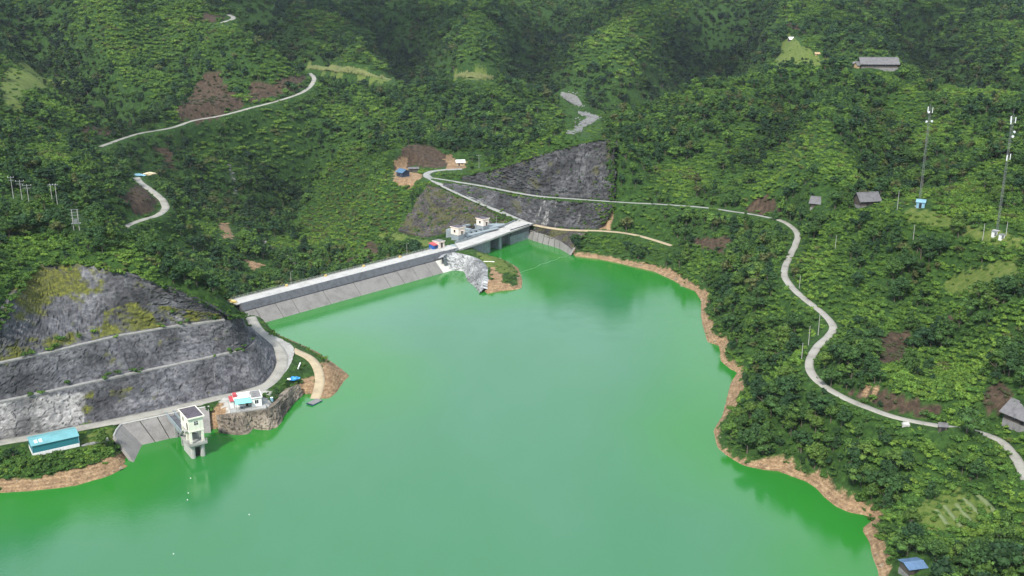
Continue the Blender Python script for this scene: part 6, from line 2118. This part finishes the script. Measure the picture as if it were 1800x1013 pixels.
# ------------------------------------------------------------------ everything further off: one mass of woodland, one of scrub
def scatter(name, idx, label, cat):
    me = bpy.data.meshes.new(name)
    n = len(idx)
    me.vertices.add(n)
    me.vertices.foreach_set('co', np.stack([X[idx], Y[idx], ZZ[idx] - 0.1], -1).astype(np.float32).ravel())
    sc = np.where(is_tree[idx], ht[idx], rad[idx])
    sxy = sc * rng.uniform(0.9, 1.2, n)
    sz = np.where(is_tree[idx], sc, sc * rng.uniform(0.7, 1.15, n))
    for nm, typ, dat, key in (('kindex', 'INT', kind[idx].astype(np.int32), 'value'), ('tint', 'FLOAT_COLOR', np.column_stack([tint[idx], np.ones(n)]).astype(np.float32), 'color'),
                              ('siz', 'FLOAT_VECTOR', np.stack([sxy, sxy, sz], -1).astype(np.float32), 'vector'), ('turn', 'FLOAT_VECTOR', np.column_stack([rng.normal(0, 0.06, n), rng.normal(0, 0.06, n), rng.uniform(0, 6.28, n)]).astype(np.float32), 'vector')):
        at = me.attributes.new(nm, typ, 'POINT')
        at.data.foreach_set(key, dat.ravel())
    me.update()
    o = bpy.data.objects.new(name, me)
    col.objects.link(o)
    ng = bpy.data.node_groups.new(name, 'GeometryNodeTree')
    ng.interface.new_socket('Geometry', in_out='INPUT', socket_type='NodeSocketGeometry')
    ng.interface.new_socket('Geometry', in_out='OUTPUT', socket_type='NodeSocketGeometry')
    nd = ng.nodes
    gi, go = nd.new('NodeGroupInput'), nd.new('NodeGroupOutput')
    iop = nd.new('GeometryNodeInstanceOnPoints')
    ci = nd.new('GeometryNodeCollectionInfo')
    ci.inputs['Collection'].default_value = proto_col
    ci.inputs['Separate Children'].default_value = True
    ci.inputs['Reset Children'].default_value = True

    def named(nm, typ):
        q = nd.new('GeometryNodeInputNamedAttribute')
        q.data_type = typ
        q.inputs['Name'].default_value = nm
        return q.outputs['Attribute']

    ng.links.new(gi.outputs[0], iop.inputs['Points'])
    ng.links.new(ci.outputs[0], iop.inputs['Instance'])
    iop.inputs['Pick Instance'].default_value = True
    ng.links.new(named('kindex', 'INT'), iop.inputs['Instance Index'])
    e2r = nd.new('FunctionNodeEulerToRotation')
    ng.links.new(named('turn', 'FLOAT_VECTOR'), e2r.inputs[0])
    ng.links.new(e2r.outputs[0], iop.inputs['Rotation'])
    ng.links.new(named('siz', 'FLOAT_VECTOR'), iop.inputs['Scale'])
    ng.links.new(iop.outputs[0], go.inputs[0])
    md = o.modifiers.new('scatter', 'NODES')
    md.node_group = ng
    return tag(o, label, cat, kind='stuff')


scatter('woodland', np.where(rest & is_tree)[0], 'dense green woodland covering the hills round the reservoir', 'woodland')
scatter('scrub', np.where(rest & ~is_tree)[0], 'bright green low scrub between the trees on the hills', 'scrub')
print('PLANTS', N_, 'trees', int(is_tree.sum()), 'ind', len(ind_t), len(ind_s))

# ------------------------------------------------------------------ moist air over the valley
m = bpy.data.materials.new('haze')
m.use_nodes = True
t = m.node_tree
t.nodes.clear()
vo = t.nodes.new('ShaderNodeVolumePrincipled')
vo.inputs['Color'].default_value = (0.72, 0.84, 1.0, 1)
vo.inputs['Density'].default_value = 0.00003
vo.inputs['Anisotropy'].default_value = 0.0
ou = t.nodes.new('ShaderNodeOutputMaterial')
t.links.new(vo.outputs[0], ou.inputs['Volume'])
M['haze'] = m
zmin, zmax = float(Z.min()) - 1.0, max(float(Z.max()) + 25, 200)
hz = MB().box(gx[0] - 5, gx[-1] + 5, gy[0] - 5, gy[-1] + 5, zmin, zmax).build('haze', 'haze')
tag(hz, kind='stuff')

# ------------------------------------------------------------------ fair weather clouds drifting over the valley, their shade falls on the far hills
M['cloud'] = weathered('cloud', (0.85, 0.86, 0.88), 1.0, 0.05, 0.004)


def cloud(sx, sy, rx, ry, alt, seed):
    """a cumulus whose shade falls round (sx, sy)"""
    t_ = (alt - 60) / sdir.z
    c_ = np.array([sx + sdir.x * t_, sy + sdir.y * t_, alt])
    r_ = np.random.default_rng(seed)
    mb = MB()
    n = int(8 + rx * ry / 2500)
    for k in range(min(n, 60)):
        a, q = r_.uniform(0, 6.28), math.sqrt(r_.random())
        p0 = c_ + np.array([rx * q * math.cos(a), ry * q * math.sin(a), r_.uniform(0, 25)])
        s_ = r_.uniform(0.16, 0.34) * min(rx, ry) * (1.1 - 0.4 * q)
        nu, nv_ = 14, 8
        V = []
        for j in range(nv_):
            b_ = -0.5 + (math.pi / 2 + 0.5) * j / (nv_ - 1)
            for i in range(nu):
                k_ = 1 + 0.14 * r_.uniform(-1, 1)
                V.append(p0 + s_ * k_ * np.array([math.cos(b_) * math.cos(2 * math.pi * i / nu), math.cos(b_) * math.sin(2 * math.pi * i / nu), 0.7 * math.sin(b_)]))
        F = [(j * nu + i, j * nu + (i + 1) % nu, (j + 1) * nu + (i + 1) % nu, (j + 1) * nu + i) for j in range(nv_ - 1) for i in range(nu)] + [tuple(range(nu - 1, -1, -1))]
        mb.add(V, F)
    return tag(mb.build('cloud', 'cloud', None, True), kind='structure')


cloud(-420, 1330, 330, 150, 1150, 1)
cloud(120, 1420, 420, 170, 1200, 2)
cloud(620, 1250, 260, 190, 1150, 3)
cloud(-40, 1010, 210, 60, 1080, 4)
cloud(-190, 760, 100, 75, 1100, 5)
cloud(215, 395, 75, 55, 1050, 6)
cloud(-330, 800, 90, 60, 1100, 7)
